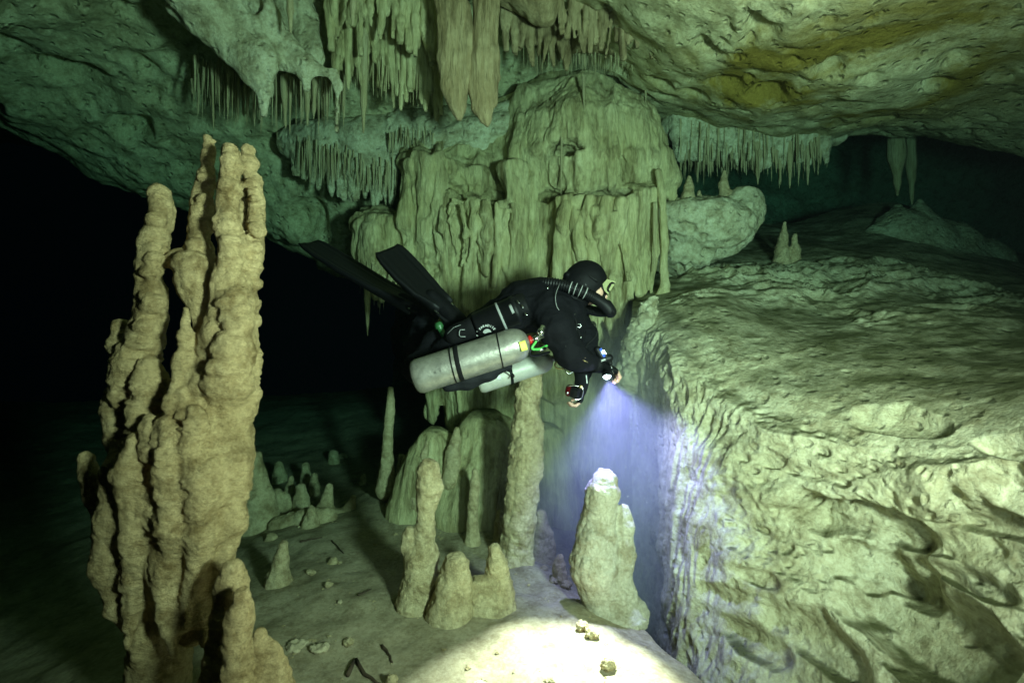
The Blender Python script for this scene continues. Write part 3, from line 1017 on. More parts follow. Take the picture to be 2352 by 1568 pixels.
stal("stalagmite", 2.66, [[(984, 1082, 29), (986, 1118, 29), (980, 1150, 25), (978, 1195, 21), (976, 1232, 21), (972, 1275, 33), (968, 1330, 40), (962, 1370, 40)],
                          [(938, 1222, 13), (942, 1258, 17), (952, 1320, 22)]], 0.0085,
     "cream stalagmite with club head on a slender neck below the cylinders", None, 211, 0.012)
stal("stalagmite", 2.56, [[(1046, 1298, 32), (1042, 1340, 40), (1036, 1390, 46)]], 0.0085, "squat flat-topped cream stalagmite right of the club-headed one", None, 212, 0.013)
stal("stalagmite", 2.62, [[(1133, 1262, 16), (1140, 1300, 25), (1146, 1350, 30)], [(1100, 1345, 28), (1110, 1380, 40)]], 0.0085,
     "small rounded cream stalagmite between the squat one and the tall pillar", None, 213, 0.014)
stal("stalagmite", 3.2, [[(1219, 850, 27), (1214, 900, 31), (1210, 935, 29), (1212, 980, 35), (1207, 1040, 36), (1206, 1075, 39), (1199, 1130, 40), (1192, 1200, 38), (1186, 1255, 38), (1184, 1300, 42)]], 0.009,
     "tall pillar stalagmite rising straight below the diver", None, 214, 0.016, ripple=0.012)
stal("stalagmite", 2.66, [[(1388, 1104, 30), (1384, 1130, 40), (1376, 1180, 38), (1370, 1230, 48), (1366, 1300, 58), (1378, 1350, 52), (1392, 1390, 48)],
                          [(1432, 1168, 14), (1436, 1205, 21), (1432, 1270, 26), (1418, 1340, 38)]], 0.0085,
     "thick pale stalagmite with a side knob beside the dark cleft under the torch", M_STAL_LIT, 215, 0.014, 8.0, k=0.015)
stal("stalagmite", 3.45, [[(1092, 1082, 8), (1091, 1110, 12), (1087, 1160, 13), (1085, 1205, 14)]], 0.008, "thin yellowish stick stalagmite left of the tall pillar", None, 216, 0.006, k=0.01)
stal("stalagmite", 4.2, [[(897, 893, 7), (896, 940, 11), (891, 1000, 12), (889, 1060, 15)]], 0.009, "slender lone stalagmite spike against the black void", None, 217, 0.007, k=0.01)
stal("stalagmite", 3.3, [[(1243, 1182, 14), (1246, 1220, 18), (1240, 1262, 20)], [(1262, 1228, 11), (1262, 1255, 13)]], 0.009, "small double stump right of the tall pillar's foot", None, 218, 0.01)
stal("stalagmite", 3.3, [[(1152, 1240, 12), (1156, 1275, 16)]], 0.009, "little stump tucked behind the left of the tall pillar's foot", None, 219, 0.008)
bg = "stalagmites on the dim floor at the back"
for i, (Y, ch, lab) in enumerate([
    (4.0, [[(590, 1048, 13), (592, 1100, 22), (594, 1150, 34), (590, 1200, 46)], [(618, 1140, 14), (612, 1180, 24)]], "broad green stalagmite right behind the great cluster"),
    (4.3, [[(637, 1135, 14), (638, 1165, 22)], [(655, 1140, 10), (660, 1170, 18)]], "low twin stump beside the broad green stalagmite"),
    (4.3, [[(691, 1122, 13), (692, 1150, 18), (690, 1180, 24)]], "rounded stump between the twin stump and the horned one"),
    (4.1, [[(756, 1118, 9), (752, 1150, 13), (745, 1185, 28)], [(812, 1142, 8), (800, 1172, 14), (775, 1195, 26)]], "horned stalagmite pair with a saddle between the tips"),
    (6.0, [[(766, 1045, 12), (766, 1080, 15)]], "far bluish stub at the edge of the dark"),
    (6.2, [[(787, 1050, 12), (787, 1085, 16)]], "dim far stub right of the bluish one"),
    (4.9, [[(876, 1072, 8), (876, 1090, 10)]], "tiny stub left of the lone spike's foot"),
    (4.4, [[(921, 1050, 9), (920, 1090, 12), (920, 1130, 15)]], "pale finger stub at the left of the mound"),
    (4.1, [[(940, 1108, 10), (937, 1150, 18), (935, 1190, 24)]], "bluish stub leaning against the mound's left foot"),
    (3.8, [[(1050, 985, 8), (1046, 1010, 12), (1040, 1040, 16)]], "pointed nub high on the smooth mound"),
    (3.85, [[(985, 1015, 9), (978, 1045, 13), (970, 1085, 18)]], "stubby nub on the mound's left flank"),
    (3.85, [[(1003, 1030, 8), (996, 1050, 11), (990, 1080, 14)]], "slanting nub on the mound next to the stubby one"),
    (3.9, [[(640, 1210, 25), (700, 1190, 22), (750, 1185, 20)]], "low lumpy ridge of stone joining the back stumps"),
    (2.9, [[(650, 1250, 12), (645, 1290, 16), (640, 1330, 26)]], "dim knobby stub beside the great cluster"),
    (2.75, [[(690, 1398, 18), (684, 1425, 22)]], "rounded hollow stump on the left floor"),
    (3.15, [[(765, 1288, 9), (764, 1300, 11)]], "small round knob alone on the silt"),
    (4.6, [[(668, 1098, 7), (667, 1125, 11)]], "tiny stub peeping over the twin stump"),
    (4.8, [[(722, 1092, 8), (722, 1120, 12)]], "small stub behind the rounded stump"),
    (5.2, [[(702, 1070, 9), (703, 1095, 13)]], "low far knob left of the bluish stub"),
    (5.4, [[(640, 1068, 10), (642, 1092, 15)]], "low far knob beside the great cluster's edge"),
    (5.0, [[(835, 1092, 7), (834, 1112, 10)]], "tiny nub between the horned pair and the lone spike"),
    (3.9, [[(668, 1190, 16), (664, 1215, 24)]], "mossy-looking lump below the twin stump"),
    (3.8, [[(716, 1170, 10), (714, 1200, 18)]], "short cone on the lumpy ridge"),
    (3.6, [[(625, 1235, 14), (622, 1265, 22)]], "dark blunt stub at the ridge's left end"),
    (3.5, [[(690, 1262, 9), (690, 1278, 13)]], "little mound of stone on the dim left silt"),
    (4.3, [[(958, 1085, 8), (954, 1120, 13)]], "narrow peg at the mound's left corner"),
    (3.5, [[(1150, 1180, 9), (1150, 1205, 13)]], "low nub behind the tall pillar on its left"),
    (3.0, [[(1285, 1280, 9), (1284, 1300, 13)]], "low nub between the pillar and the thick pale stalagmite"),
]):
    stal("stalagmite", Y, ch, 0.011 if Y > 3.5 else 0.009, lab, M_STAL, 230 + i, 0.010, group=bg)

# on the slope and the boulder at the right
for i, (Y, ch, lab) in enumerate([
    (4.3, [[(1583, 408, 6), (1581, 430, 11), (1580, 455, 16)]], "cone stalagmite on top of the pale boulder"),
    (4.4, [[(1664, 395, 5), (1662, 425, 11), (1668, 455, 18)], [(1690, 440, 7), (1694, 470, 12)]], "taller spiky stalagmite on the pale boulder's right end"),
    (4.35, [[(1606, 440, 6), (1606, 462, 10)]], "tiny nub on the boulder beside the cone"),
    (4.6, [[(1802, 512, 4), (1798, 545, 9), (1795, 575, 15)], [(1826, 540, 5), (1825, 575, 11)]], "pair of pointed spikes on the silted slope"),
    (5.6, [[(2112, 462, 6), (2110, 500, 24), (2110, 560, 62)], [(2062, 476, 8), (2060, 530, 46)], [(2005, 535, 16), (1970, 590, 40)], [(2165, 510, 7), (2180, 560, 50)], [(2225, 548, 6), (2250, 600, 52)]], "jagged dim hump on top of the far slope"),
    (5.6, [[(1700, 520, 5), (1704, 555, 10)]], "faint thin spike on the slope behind the boulder"),
]):
    stal("stalagmite", Y, ch, 0.011, lab, M_WALL if "hump" in lab else M_STAL, 260 + i, 0.010, group="stalagmites on the boulder and slope", k=0.09 if "hump" in lab else 0.03)

stal("stone_pillar", 4.0, [[(1512, 395, 9), (1520, 440, 10), (1524, 500, 9), (1527, 560, 10), (1524, 610, 8), (1528, 655, 12), (1520, 690, 20), (1518, 720, 24)]], 0.009,
     "thin knotted stone pillar joining roof to ledge right of the diver's head", M_FLOW, 280, 0.007, cat="stone pillar", k=0.012)
stal("rubble_knob", 3.55, [[(1500, 690, 14), (1492, 720, 22), (1478, 750, 28)], [(1475, 700, 9), (1470, 735, 18)], [(1458, 760, 20), (1456, 800, 26)]], 0.01,
     "lumpy knob of stone on the ledge corner below the thin pillar", M_WALL, 281, 0.03, cat="rock knob")

# ================================================================== THINGS HANGING FROM THE CEILING
def hang(name, Y, groups, h, label, mat, disp, cat, k=0.025):
    p = []
    for g in groups:
        p += g
    o = lump(name, p, h, mat, disp, origin='top')
    return tag(o, label, cat)


def chs(Y, lists, k=0.025, sy=1.0):
    p = []
    for l in lists:
        p += chain(Y, l, k, sy)
    return p


# pale torn drapery, upper left
Y = 3.3
p = chs(Y, [[(400, -80, 60, -.3), (470, 30, 46, -.1), (540, 110, 40), (590, 165, 34, .0), (608, 205, 15), (606, 262, 5)],
            [(520, -60, 60, -.1), (600, 60, 50, .05), (650, 120, 40, .1), (700, 150, 26, .1), (760, 172, 12, .1)],
            [(560, 60, 40), (600, 140, 40), (596, 205, 10)],
            [(640, -60, 50, .2), (690, 60, 40, .3), (720, 130, 30, .2)],
            [(700, 150, 20, .1), (704, 200, 10, .1)],
            [(764, 172, 10, .1), (776, 200, 7, .1), (774, 300, 3, .15)],
            [(535, 110, 24, .05), (470, 60, 24), (410, 20, 20, -.1)]], 0.04, .6)
p += [cut(P(570, -10, Y - .12), (.06, .2, .08), .04), cut(P(655, 140, Y + .3), (.06, .2, .03), .04), cut(P(610, 60, Y - .15), (.03, .1, .06), .04)]
hang("torn_drapery", Y, [p], 0.0115, "pale torn stone drapery sagging at the upper left", M_WALL, d_flute(0.016, 7, 300, 0.03), "stone drapery")

# brown-green fluted curtain between the drapery and the leaf pair
Y = 3.55
p = chs(Y, [[(780, -40, 40, .25), (900, -40, 50, .25), (1010, 10, 40, .25)], [(800, 60, 30, .3), (900, 60, 40, .3), (1000, 80, 30, .3)],
            [(830, 150, 25, .35), (930, 150, 30, .35), (1010, 160, 20, .35)]], 0.06)
p += ribs(Y, 770, 1015, [-10, 0, 20], [200, 140, 230, 240], 52, 8, 2.4, (.05, .2, .1), 0.014, 34, 7)
p += ribs(Y, 760, 1000, [-30, -20], [110, 70, 120], 24, 10, 2.6, (-.1, -.05), 0.016, 34, 8)
hang("fluted_curtain", Y, [p], 0.0125, "hanging curtain of thin fluted stone left of the leaf pair", M_FLOW, d_flute(0.014, 9, 310, 0.015), "stone curtain")

# cluttered curtain over the column
Y = 3.45
p = chs(Y, [[(1160, -60, 60, .1), (1230, -10, 46, .0), (1250, 30, 24, .0)], [(1300, -60, 60, .2), (1400, -40, 55, .2), (1520, -40, 45, .2)],
            [(1190, 60, 30, .4), (1300, 70, 40, .5), (1420, 80, 40, .5)]], 0.06)
p += ribs(Y, 1290, 1545, [-30, -20], [70, 90, 110, 80], 36, 8, 3, (.05, .1), 0.016, 26, 8)
p += ribs(Y, 1160, 1300, [20, 40], [110, 130], 18, 9, 3, (.2, .3), 0.018, 22, 8)
hang("ribbed_curtain", Y, [p], 0.0125, "short ribbed ochre curtain at the top edge above the column", M_LEAF, d_flute(0.014, 8, 320, 0.03), "stone curtain")

# fringe block left of the column
Y = 4.45
p = chs(Y, [[(680, 330, 40, .3), (760, 330, 50, .25), (850, 330, 55, .2), (940, 310, 50, .2), (1030, 300, 50, .2), (1130, 300, 50, .25)],
            [(760, 380, 30, .25), (840, 390, 34, .15), (910, 370, 26, .1)], [(990, 330, 26, .0), (1080, 300, 30, .0), (1150, 290, 30, .05)]], 0.08)
p += ribs(Y, 680, 900, [300, 290], [380, 440, 450], 26, 12, 3, (.2, .05), 0.022, 18, 5)
p += ribs(Y, 890, 1000, [270, 280], [350, 330], 12, 11, 3, (.05, .0), 0.022, 14, 5)
p += ribs(Y, 1000, 1160, [270, 260], [380, 400], 9, 20, 20, (.1, .1), 0.05, 10, 8)
hang("fringed_ledge", Y, [p], 0.0135, "low ledge of stone fringed with drips left of the column", M_WALL, d_flute(0.022, 7, 330, 0.045), "stone ledge")

# the pair of brown leaves
Y = 3.25
p = chs(Y, [[(1030, -20, 34), (1038, 60, 30), (1040, 140, 30), (1046, 200, 28), (1050, 245, 14), (1054, 268, 5)],
            [(1060, 20, 22, -.02), (1072, 120, 12, -.02), (1068, 200, 6, -.02)]], 0.02, .55)
hang("leaf_stalactite", Y, [p], 0.0085, "shorter of the two brown leaf-shaped stalactites over the column", M_LEAF, d_flute(0.014, 9, 341, 0.012), "stalactite")
p = chs(Y, [[(1118, -10, 30), (1115, 80, 26), (1110, 130, 30), (1108, 200, 30), (1110, 245, 22), (1114, 270, 12), (1118, 286, 4)],
            [(1134, 110, 10), (1138, 180, 9), (1133, 240, 8)]], 0.018, .55)
hang("leaf_stalactite", Y, [p], 0.0085, "longer right-hand brown leaf-shaped stalactite with a curled rim", M_LEAF, d_flute(0.014, 9, 342, 0.012), "stalactite")

# lip of rock the right fringe grows from
Y = 4.75
p = chs(Y, [[(1560, 290, 34, .1), (1640, 285, 36, .04), (1740, 280, 38, .0), (1840, 292, 34, .02), (1915, 308, 24, .08)]], 0.08)
p += ribs(Y, 1560, 1910, [270, 260, 275], [350, 370, 350], 34, 14, 5, (.0, -.08, -.05), 0.03, 14, 4)
hang("fringed_lip", Y, [p], 0.014, "lip of pale stone bearing the straw fringe right of the column", M_WALL, d_flute(0.018, 8, 350, 0.04), "stone ledge")

# ---------------------------------------------------------------- straws, each one an object (shared meshes)
STRAWS = []
for s in range(9):
    rr = random.Random(500 + s)
    n = 11
    pts, rad = [], []
    ph = rr.uniform(0, 6)
    for i in range(n):
        t = i / (n - 1)
        pts.append(np.array([0.03 * math.sin(ph + 3 * t) * t, 0.03 * math.cos(ph * 1.7 + 2.5 * t) * t, -t]))
        rad.append(0.5 * ((1 - t) ** rr.uniform(.45, .9)) * (1 + 0.16 * math.sin(9 * t + ph)) + 0.05)
    V, F = tube(pts, rad, 7)
    V[:, :2] = np.where(True, V[:, :2], V[:, :2])
    me = bpy.data.meshes.new("straw")
    me.from_pydata([tuple(v) for v in V], [], F)
    me.polygons.foreach_set("use_smooth", np.ones(len(me.polygons), dtype=bool))
    me.materials.append(M_STRAW)
    STRAWS.append(me)


def straw(px, py0, py1, Y, rpx, label, group, name="straw_stalactite"):
    a = P(px, py0, Y)
    L = (py1 - py0) * Y / 1176 + 0.05
    o = bpy.data.objects.new(name, RND.choice(STRAWS))
    COL.objects.link(o)
    o.location = a + np.array([0, 0, 0.05])
    r = rpx * Y / 1176 * 2
    o.scale = (r, r, L)
    o.rotation_euler = (U(-.02, .02), U(-.03, .03), U(0, 6.28))
    tag(o, label, "stalactite", group)
    return o


def fringe(n, x0, x1, top, bot, Ys, r, label, group, jit=10):
    for i in range(n):
        t = (i + U(-.45, .45)) / max(n - 1, 1)
        t = min(max(t, 0), 1)
        a = np.interp(t, np.linspace(0, 1, len(top)), top) + U(-jit, jit)
        b = np.interp(t, np.linspace(0, 1, len(bot)), bot)
        b = a + (b - a) * (U(.25, .8) if U(0, 1) < .6 else U(.7, 1.25))
        yy = np.interp(t, np.linspace(0, 1, len(Ys)), Ys) + U(-.12, .12)
        straw(x0 + (x1 - x0) * t, a, b, yy, r * U(.45, 1.5), label, group)


fringe(95, 1562, 1900, [345, 350, 350, 340], [425, 410, 400, 430, 380], (4.85, 4.7, 4.75), 2.8, "thin straw stalactite in the fringe over the dark gap at right", "straws of the right fringe")
fringe(44, 1235, 1485, [128, 140, 150], [175, 178, 178], (4.0, 4.05), 1.7, "hair-thin straw above the top of the flowstone column", "straws above the column top", 6)
fringe(54, 690, 905, [340, 390, 410], [410, 440, 455], (4.6, 4.5), 2.3, "fine straw in the dim fringe left of the column", "straws of the left fringe", 12)
fringe(26, 900, 990, [325, 330], [360, 345], (4.45, 4.5), 1.9, "fine straw under the ledge just left of the column", "straws under the ledge", 8)
fringe(46, 440, 790, [175, 190, 200], [270, 300, 290], (3.9, 3.8), 3.0, "long thin stalactite in the row behind the torn drapery", "stalactites behind the torn drapery", 24)
fringe(22, 840, 930, [635, 660], [700, 720], (4.38, 4.35), 2.2, "dark straw under the curtain above the fin tips", "straws under the left curtain", 8)

for px, a, b, Y, r, lab in [
    (606, 190, 262, 3.5, 9, "short pale stalactite dripping from the torn drapery's point"),
    (652, 190, 295, 3.75, 9, "greenish stalactite under the torn drapery's middle"),
    (706, 180, 290, 3.7, 9, "yellowish stalactite just right of the torn drapery's point"),
    (724, 190, 275, 3.72, 7, "thin stalactite between the yellowish and drooping ones"),
    (836, 90, 305, 3.7, 13, "long dark stalactite hanging alone before the fluted curtain"),
    (812, 0, 60, 3.2, 10, "stubby pale stalactite at the top edge above the fluted curtain"),
    (665, -30, 75, 3.1, 12, "olive stalactite crossing the torn drapery from the top edge"),
    (1740, 330, 425, 4.65, 7, "thickest straw near the middle of the right fringe"),
    (1815, 340, 432, 4.65, 7, "thick white straw at the right end of the fringe"),
    (1790, 340, 425, 4.7, 6, "thick straw second from the right fringe's end"),
    (1856, 350, 425, 4.7, 6, "stout straw standing alone past the right fringe"),
    (843, 640, 770, 4.3, 9, "long lone spike hanging below the left fin into the dark"),
    (1290, 330, 455, 4.0, 3, "thread-like straw hanging before the dome's hollow"),
    (1340, 190, 260, 4.0, 4, "thread-like straw at the dome's crest"),
    (1483, 190, 240, 4.2, 4, "slim straw right of the dome's crest"),
    (1503, 480, 640, 3.95, 4, "thread-like straw beside the thin knotted pillar"),
    (2058, 320, 450, 5.3, 20, "dim column-like stalactite over the far slope"),
    (2090, 330, 470, 5.5, 13, "dim slender stalactite right of the column-like one"),
]:
    straw(px, a, b, Y, r, lab, None, "stalactite")

# the finest needles, past counting, filling the fringes
Vs, Fs = [], []
rr = random.Random(33)
for x0, x1, top, bot, Ya, n, r0 in [(1560, 1905, [300, 290, 300, 320], [400, 390, 385, 380], 4.78, 330, 2.0), (680, 910, [330, 360, 390], [400, 430, 445], 4.55, 240, 1.6),
                                    (440, 800, [150, 175, 190], [265, 280, 270], 3.9, 150, 2.2), (890, 1010, [310, 310], [355, 345], 4.5, 90, 1.4),
                                    (1200, 1540, [110, 120, 135], [165, 170, 175], 4.1, 170, 1.2), (800, 1010, [120, 160, 190], [200, 235, 250], 3.85, 130, 1.9), (820, 1000, [600, 640], [670, 705], 4.45, 90, 1.5)]:
    for i in range(n):
        t = rr.random()
        px = x0 + (x1 - x0) * t
        a = np.interp(t, np.linspace(0, 1, len(top)), top) + rr.uniform(-16, 16)
        b = a + (np.interp(t, np.linspace(0, 1, len(bot)), bot) - a) * rr.uniform(.3, 1.15)
        Yy = Ya + rr.uniform(-.18, .22)
        A, B_ = P(px, a - 12, Yy), P(px + rr.uniform(-2, 2), max(b, a + 12), Yy)
        r_ = r0 * rr.uniform(.6, 1.4) * Yy / 1176
        k = len(Vs)
        for s_, p_ in ((1.0, A), (.7, (A + B_) / 2), (.18, B_)):
            for q in range(5):
                w = q * 1.2566
                Vs.append(p_ + np.array([math.cos(w), math.sin(w), 0]) * r_ * s_)
        for m_ in (0, 5):
            for q in range(5):
                q2 = (q + 1) % 5
                Fs.append((k + m_ + q, k + m_ + q2, k + m_ + 5 + q2, k + m_ + 5 + q))
        Fs.append(tuple(k + 10 + q for q in range(5)))
o = obj_from("fine_needles", np.array(Vs), Fs, M_STRAW)
tag(o, "hair-fine stone needles crowding the fringes under the ceiling", None, None, 'stuff')

# ---------------------------------------------------------------- bits lying on the floor
M_TWIG = plain("waterlogged_wood", (0.07, 0.045, 0.025), 0.9, bump=0.4, bump_scale=80)
M_PALE = plain("pale_chip", (0.45, 0.38, 0.24), 0.9, bump=0.4, bump_scale=50, var=0.2)


def twig(pts, r, label):
    q = [on_floor(*p) + np.array([0, 0, 0.006]) for p in pts]
    path = smooth_path(q, 9)
    path = [p + np.array([U(-1, 1), U(-1, 1), U(0, 1)]) * r * .5 for p in path]
    V, F = tube(path, [r * (1 - .5 * i / 8) * U(.8, 1.2) for i in range(9)], 6)
    o = obj_from("twig", V, F, M_TWIG, None, 'base')
    tag(o, label, "twig")


twig([(800, 1555), (815, 1525), (845, 1560), (875, 1575)], 0.010, "bent dark twig at the bottom edge left of the light pool")
twig([(878, 1490), (890, 1508), (900, 1528)], 0.007, "short dark twig left of the light pool")
twig([(822, 1372), (852, 1358)], 0.005, "thin pale twig on the silt left of the stalagmite group")
twig([(690, 1250), (740, 1236)], 0.007, "straight twig on the dim floor at left")
twig([(762, 1245), (790, 1275)], 0.006, "dark slanting twig behind the small round knob")


def pebble(px, py, rpx, label, mat=M_STAL, flat=.7, seed=0, name="pebble", cat="stone", group="stones on the silt floor"):
    c_ = on_floor(px, py)
    r = rpx * c_[1] / 1176
    c_ = c_ + np.array([0, 0, r * flat * .6])
    o = lump(name, [ell(c_, (r, r * .9, r * flat), .01)], r / 7, mat, d_lump(r * .35, .9 / r, seed))
    tag(o, label, cat, group)


for i, (x, y, r, fl, lab) in enumerate([
    (1338, 1450, 16, .8, "round white nub in the light pool's upper edge, left of a pair"), (1358, 1470, 17, .9, "round white nub in the light pool, right of a pair"),
    (1396, 1538, 19, .9, "white nub at the lower right of the light pool"), (800, 1490, 14, .7, "brown stone left of the short dark twig"),
    (680, 1490, 26, .3, "flat pale stone slab on the left floor"), (735, 1500, 22, .5, "lumpy stone beside the flat slab"), (900, 1572, 16, 1., "pale nub at the bottom edge left of the light pool"),
    (715, 1320, 12, .6, "dim stone left of the slanting twig"), (755, 1350, 9, .8, "small yellowish stone on the left silt"), (1272, 1340, 12, .8, "little stone before the thick pale stalagmite"),
    (1300, 1350, 15, .8, "rounded stone at the thick pale stalagmite's left foot"), (1250, 1310, 11, .7, "tiny stone right of the tall pillar's foot"),
    (1450, 1430, 13, .5, "flat chip at the cleft's rim"), (1105, 1575, 22, .35, "ochre leaf-like chip at the bottom of the light pool"), (780, 1390, 8, .6, "tiny chip near the thin pale twig")]):
    pebble(x, y, r, lab, M_PALE if "slab" in lab or "chip" in lab else M_STAL, fl, 400 + i)

# crumbs of stone strewn over the silt, too many and too small to tell apart
Vs, Fs = [], []
rr = random.Random(91)
sel = (FLOOR_V[:, 0] > -1.6) & (FLOOR_V[:, 0] < 0.75) & (FLOOR_V[:, 1] > 1.7) & (FLOOR_V[:, 1] < 5.0) & (FLOOR_V[:, 2] > -1.75)
cand = FLOOR_V[sel]
for i in range(260):
    c0 = cand[rr.randrange(len(cand))]
    s_ = rr.choice((.004, .006, .006, .009, .014)) * rr.uniform(.7, 1.3)
    k = len(Vs)
    for v in ((1, 0, 0), (-1, 0, 0), (0, 1, 0), (0, -1, 0), (0, 0, .8), (.6, .6, .3), (-.6, -.6, .3), (.6, -.6, .35), (-.6, .6, .35)):
        Vs.append(c0 + np.array(v) * s_ * np.array([rr.uniform(.7, 1.3), rr.uniform(.7, 1.3), rr.uniform(.6, 1.2)]) + np.array([0, 0, s_ * .1]))
    Fs += [(k, k + 5, k + 4), (k + 5, k + 2, k + 4), (k + 2, k + 8, k + 4), (k + 8, k + 1, k + 4), (k + 1, k + 6, k + 4), (k + 6, k + 3, k + 4), (k + 3, k + 7, k + 4), (k + 7, k, k + 4)]
o = obj_from("gravel", np.array(Vs), Fs, M_STAL, smooth=False)
tag(o, "crumbs of broken stone strewn over the silt", None, None, 'stuff')

# ================================================================== THE DIVER
SILT_DENS = 3.6
M_SUIT = plain("black_drysuit", (0.0055, 0.0055, 0.0075), 0.8, spec=0.12, bump=0.35, bump_scale=70)
M_SLEEVE = plain("charcoal_shell_fabric", (0.013, 0.013, 0.016), 0.75, spec=0.2, bump=0.3, bump_scale=90)
M_NEO = plain("black_neoprene", (0.004, 0.004, 0.005), 0.65, spec=0.15, bump=0.15, bump_scale=160)
M_RUB = plain("black_rubber", (0.005, 0.005, 0.006), 0.5, spec=0.25, bump=0.1, bump_scale=120)
M_STRAP = plain("black_webbing", (0.007, 0.007, 0.008), 0.8, spec=0.15, bump=0.3, bump_scale=220)
M_SKIN = plain("skin", (0.60, 0.36, 0.26), 0.55, spec=0.4, bump=0.1, bump_scale=120, var=0.12)
M_STEEL = plain("stainless_steel", (0.62, 0.62, 0.60), 0.22, metal=1.0)
M_ALU = plain("scuffed_aluminium", (0.36, 0.345, 0.30), 0.42, metal=0.6, spec=0.5, bump=0.16, bump_scale=70, var=0.30)
M_PAINT = plain("scratched_pale_paint", (0.46, 0.45, 0.39), 0.5, metal=0.15, spec=0.5, bump=0.15, bump_scale=40, var=0.2)
M_WHITE = plain("white_print", (0.75, 0.76, 0.74), 0.6)
M_GREY = plain("grey_reflective_tape", (0.30, 0.31, 0.30), 0.5, var=0.25, bump_scale=90)
M_YELLOW = plain("yellow_tape", (0.72, 0.70, 0.14), 0.6, bump=0.2, bump_scale=60, var=0.12)
M_REDP = plain("red_plastic", (0.55, 0.02, 0.015), 0.35)
M_DRED = plain("dark_red_anodised", (0.16, 0.008, 0.010), 0.25, metal=0.5)
M_GREENH = plain("green_hose", (0.10, 0.50, 0.10), 0.4)
M_BRASS = plain("brass", (0.55, 0.42, 0.20), 0.35, metal=0.9)
M_BLUE = plain("lit_blue_screen", (0.02, 0.05, 0.3), 0.3, emit=(0.15, 0.3, 1.0), estr=0.7)
M_LAMP = plain("torch_glass", (1, 1, 1), 0.3, emit=(0.86, 0.84, 1.0), estr=120)
M_DARKGREEN = plain("dark_green_plastic", (0.03, 0.12, 0.04), 0.4)
M_INK = plain("engraved_mark", (0.20, 0.19, 0.17), 0.7)


def clear_mat(name, tint, mixf):
    m, nt, b = mat_new(name)
    tr = nt.nodes.new('ShaderNodeBsdfTransparent')
    tr.inputs[0].default_value = (*tint, 1)
    mx = nt.nodes.new('ShaderNodeMixShader')
    mx.inputs[0].default_value = mixf
    b.inputs['Base Color'].default_value = (0.55, 0.56, 0.30, 1)  # pale yellow of the wall showing in the glass, painted as its colour
    b.inputs['Roughness'].default_value = 0.15
    nt.links.new(tr.outputs[0], mx.inputs[1])
    nt.links.new(b.outputs[0], mx.inputs[2])
    nt.links.new(mx.outputs[0], nt.nodes['Material Output'].inputs['Surface'])
    return m


M_LENS = clear_mat("mask_glass", (0.95, 0.97, 0.85), 0.45)


def tube_obj(name, pts, rad, mat, parent=None, seg=10, n=None, origin=None):
    path = smooth_path(pts, n) if n else [np.asarray(p, float) for p in pts]
    if not np.isscalar(rad) and n and len(rad) != n:
        rad = np.interp(np.linspace(0, 1, n), np.linspace(0, 1, len(rad)), rad)
    V, F = tube(path, rad, seg)
    return obj_from(name, V, F, mat, parent, origin)


def lathe_obj(name, A, B, prof, mat, parent=None, seg=36, origin=None):
    """prof: (distance along A>B in metres, radius)"""
    A, B = np.asarray(A, float), np.asarray(B, float)
    d = (B - A) / np.linalg.norm(B - A)
    V, F = tube([A + d * t for t, r in prof], [r for t, r in prof], seg)
    return obj_from(name, V, F, mat, parent, origin)


def band_obj(name, A, B, t, width, r, mat, parent, skew=0.0, lift=0.003):
    A, B = np.asarray(A, float), np.asarray(B, float)
    d = (B - A) / np.linalg.norm(B - A)
    w = width / 2
    prof = [(t - w, r - .004), (t - w, r + lift), (t - w * .5, r + lift * 1.3), (t + w * .5, r + lift * 1.3), (t + w, r + lift), (t + w, r - .004)]
    prof = [(a + i * 1e-5, b) for i, (a, b) in enumerate(prof)]
    V, F = tube([A + d * a for a, b in prof], [b for a, b in prof], 36, False)
    if skew:
        V = V + d[None, :] * (V[:, 2:3] - (A + d * t)[2]) * skew
    return obj_from(name, V, F, mat, parent)


def plate(name, c, ax, ay, w, h, mat, parent, thick=0.002, curve=None):
    """small flat plate centred at c, axes ax, ay; curve = (axis point, axis dir, radius) wraps it onto a cylinder"""
    ax, ay = np.asarray(ax, float), np.asarray(ay, float)
    ax /= np.linalg.norm(ax)
    ay = ay - ax * np.dot(ax, ay)
    ay /= np.linalg.norm(ay)
    nn = np.cross(ax, ay)
    n1, n2 = 4, 9
    V = []
    for lay in (0, 1):
        for i in range(n1):
            for j in range(n2):
                V.append(np.asarray(c) + ax * w * (i / (n1 - 1) - .5) + ay * h * (j / (n2 - 1) - .5) + nn * thick * lay)
    V = np.array(V)
    if curve is not None:
        q, dd, r = curve
        dd = np.asarray(dd, float) / np.linalg.norm(dd)
        rel = V - q
        along = rel @ dd
        perp = rel - along[:, None] * dd
        lay = np.repeat([0, 1], n1 * n2)
        V = q + along[:, None] * dd + perp / np.linalg.norm(perp, axis=1)[:, None] * (r + thick * (lay * 1.0 - 0.2))[:, None]
    F = []
    N2 = n1 * n2
    for i in range(n1 - 1):
        for j in range(n2 - 1):
            a = i * n2 + j
            F.append((a, a + 1, a + n2 + 1, a + n2))
            F.append((N2 + a, N2 + a + n2, N2 + a + n2 + 1, N2 + a + 1))
    rim = [i * n2 for i in range(n1)] + [(n1 - 1) * n2 + j for j in range(1, n2)] + [i * n2 + n2 - 1 for i in range(n1 - 2, -1, -1)] + [j for j in range(n2 - 2, 0, -1)]
    for a, b in zip(rim, rim[1:] + rim[:1]):
        F.append((a, b, N2 + b, N2 + a))
    return obj_from(name, V, F, mat, parent)


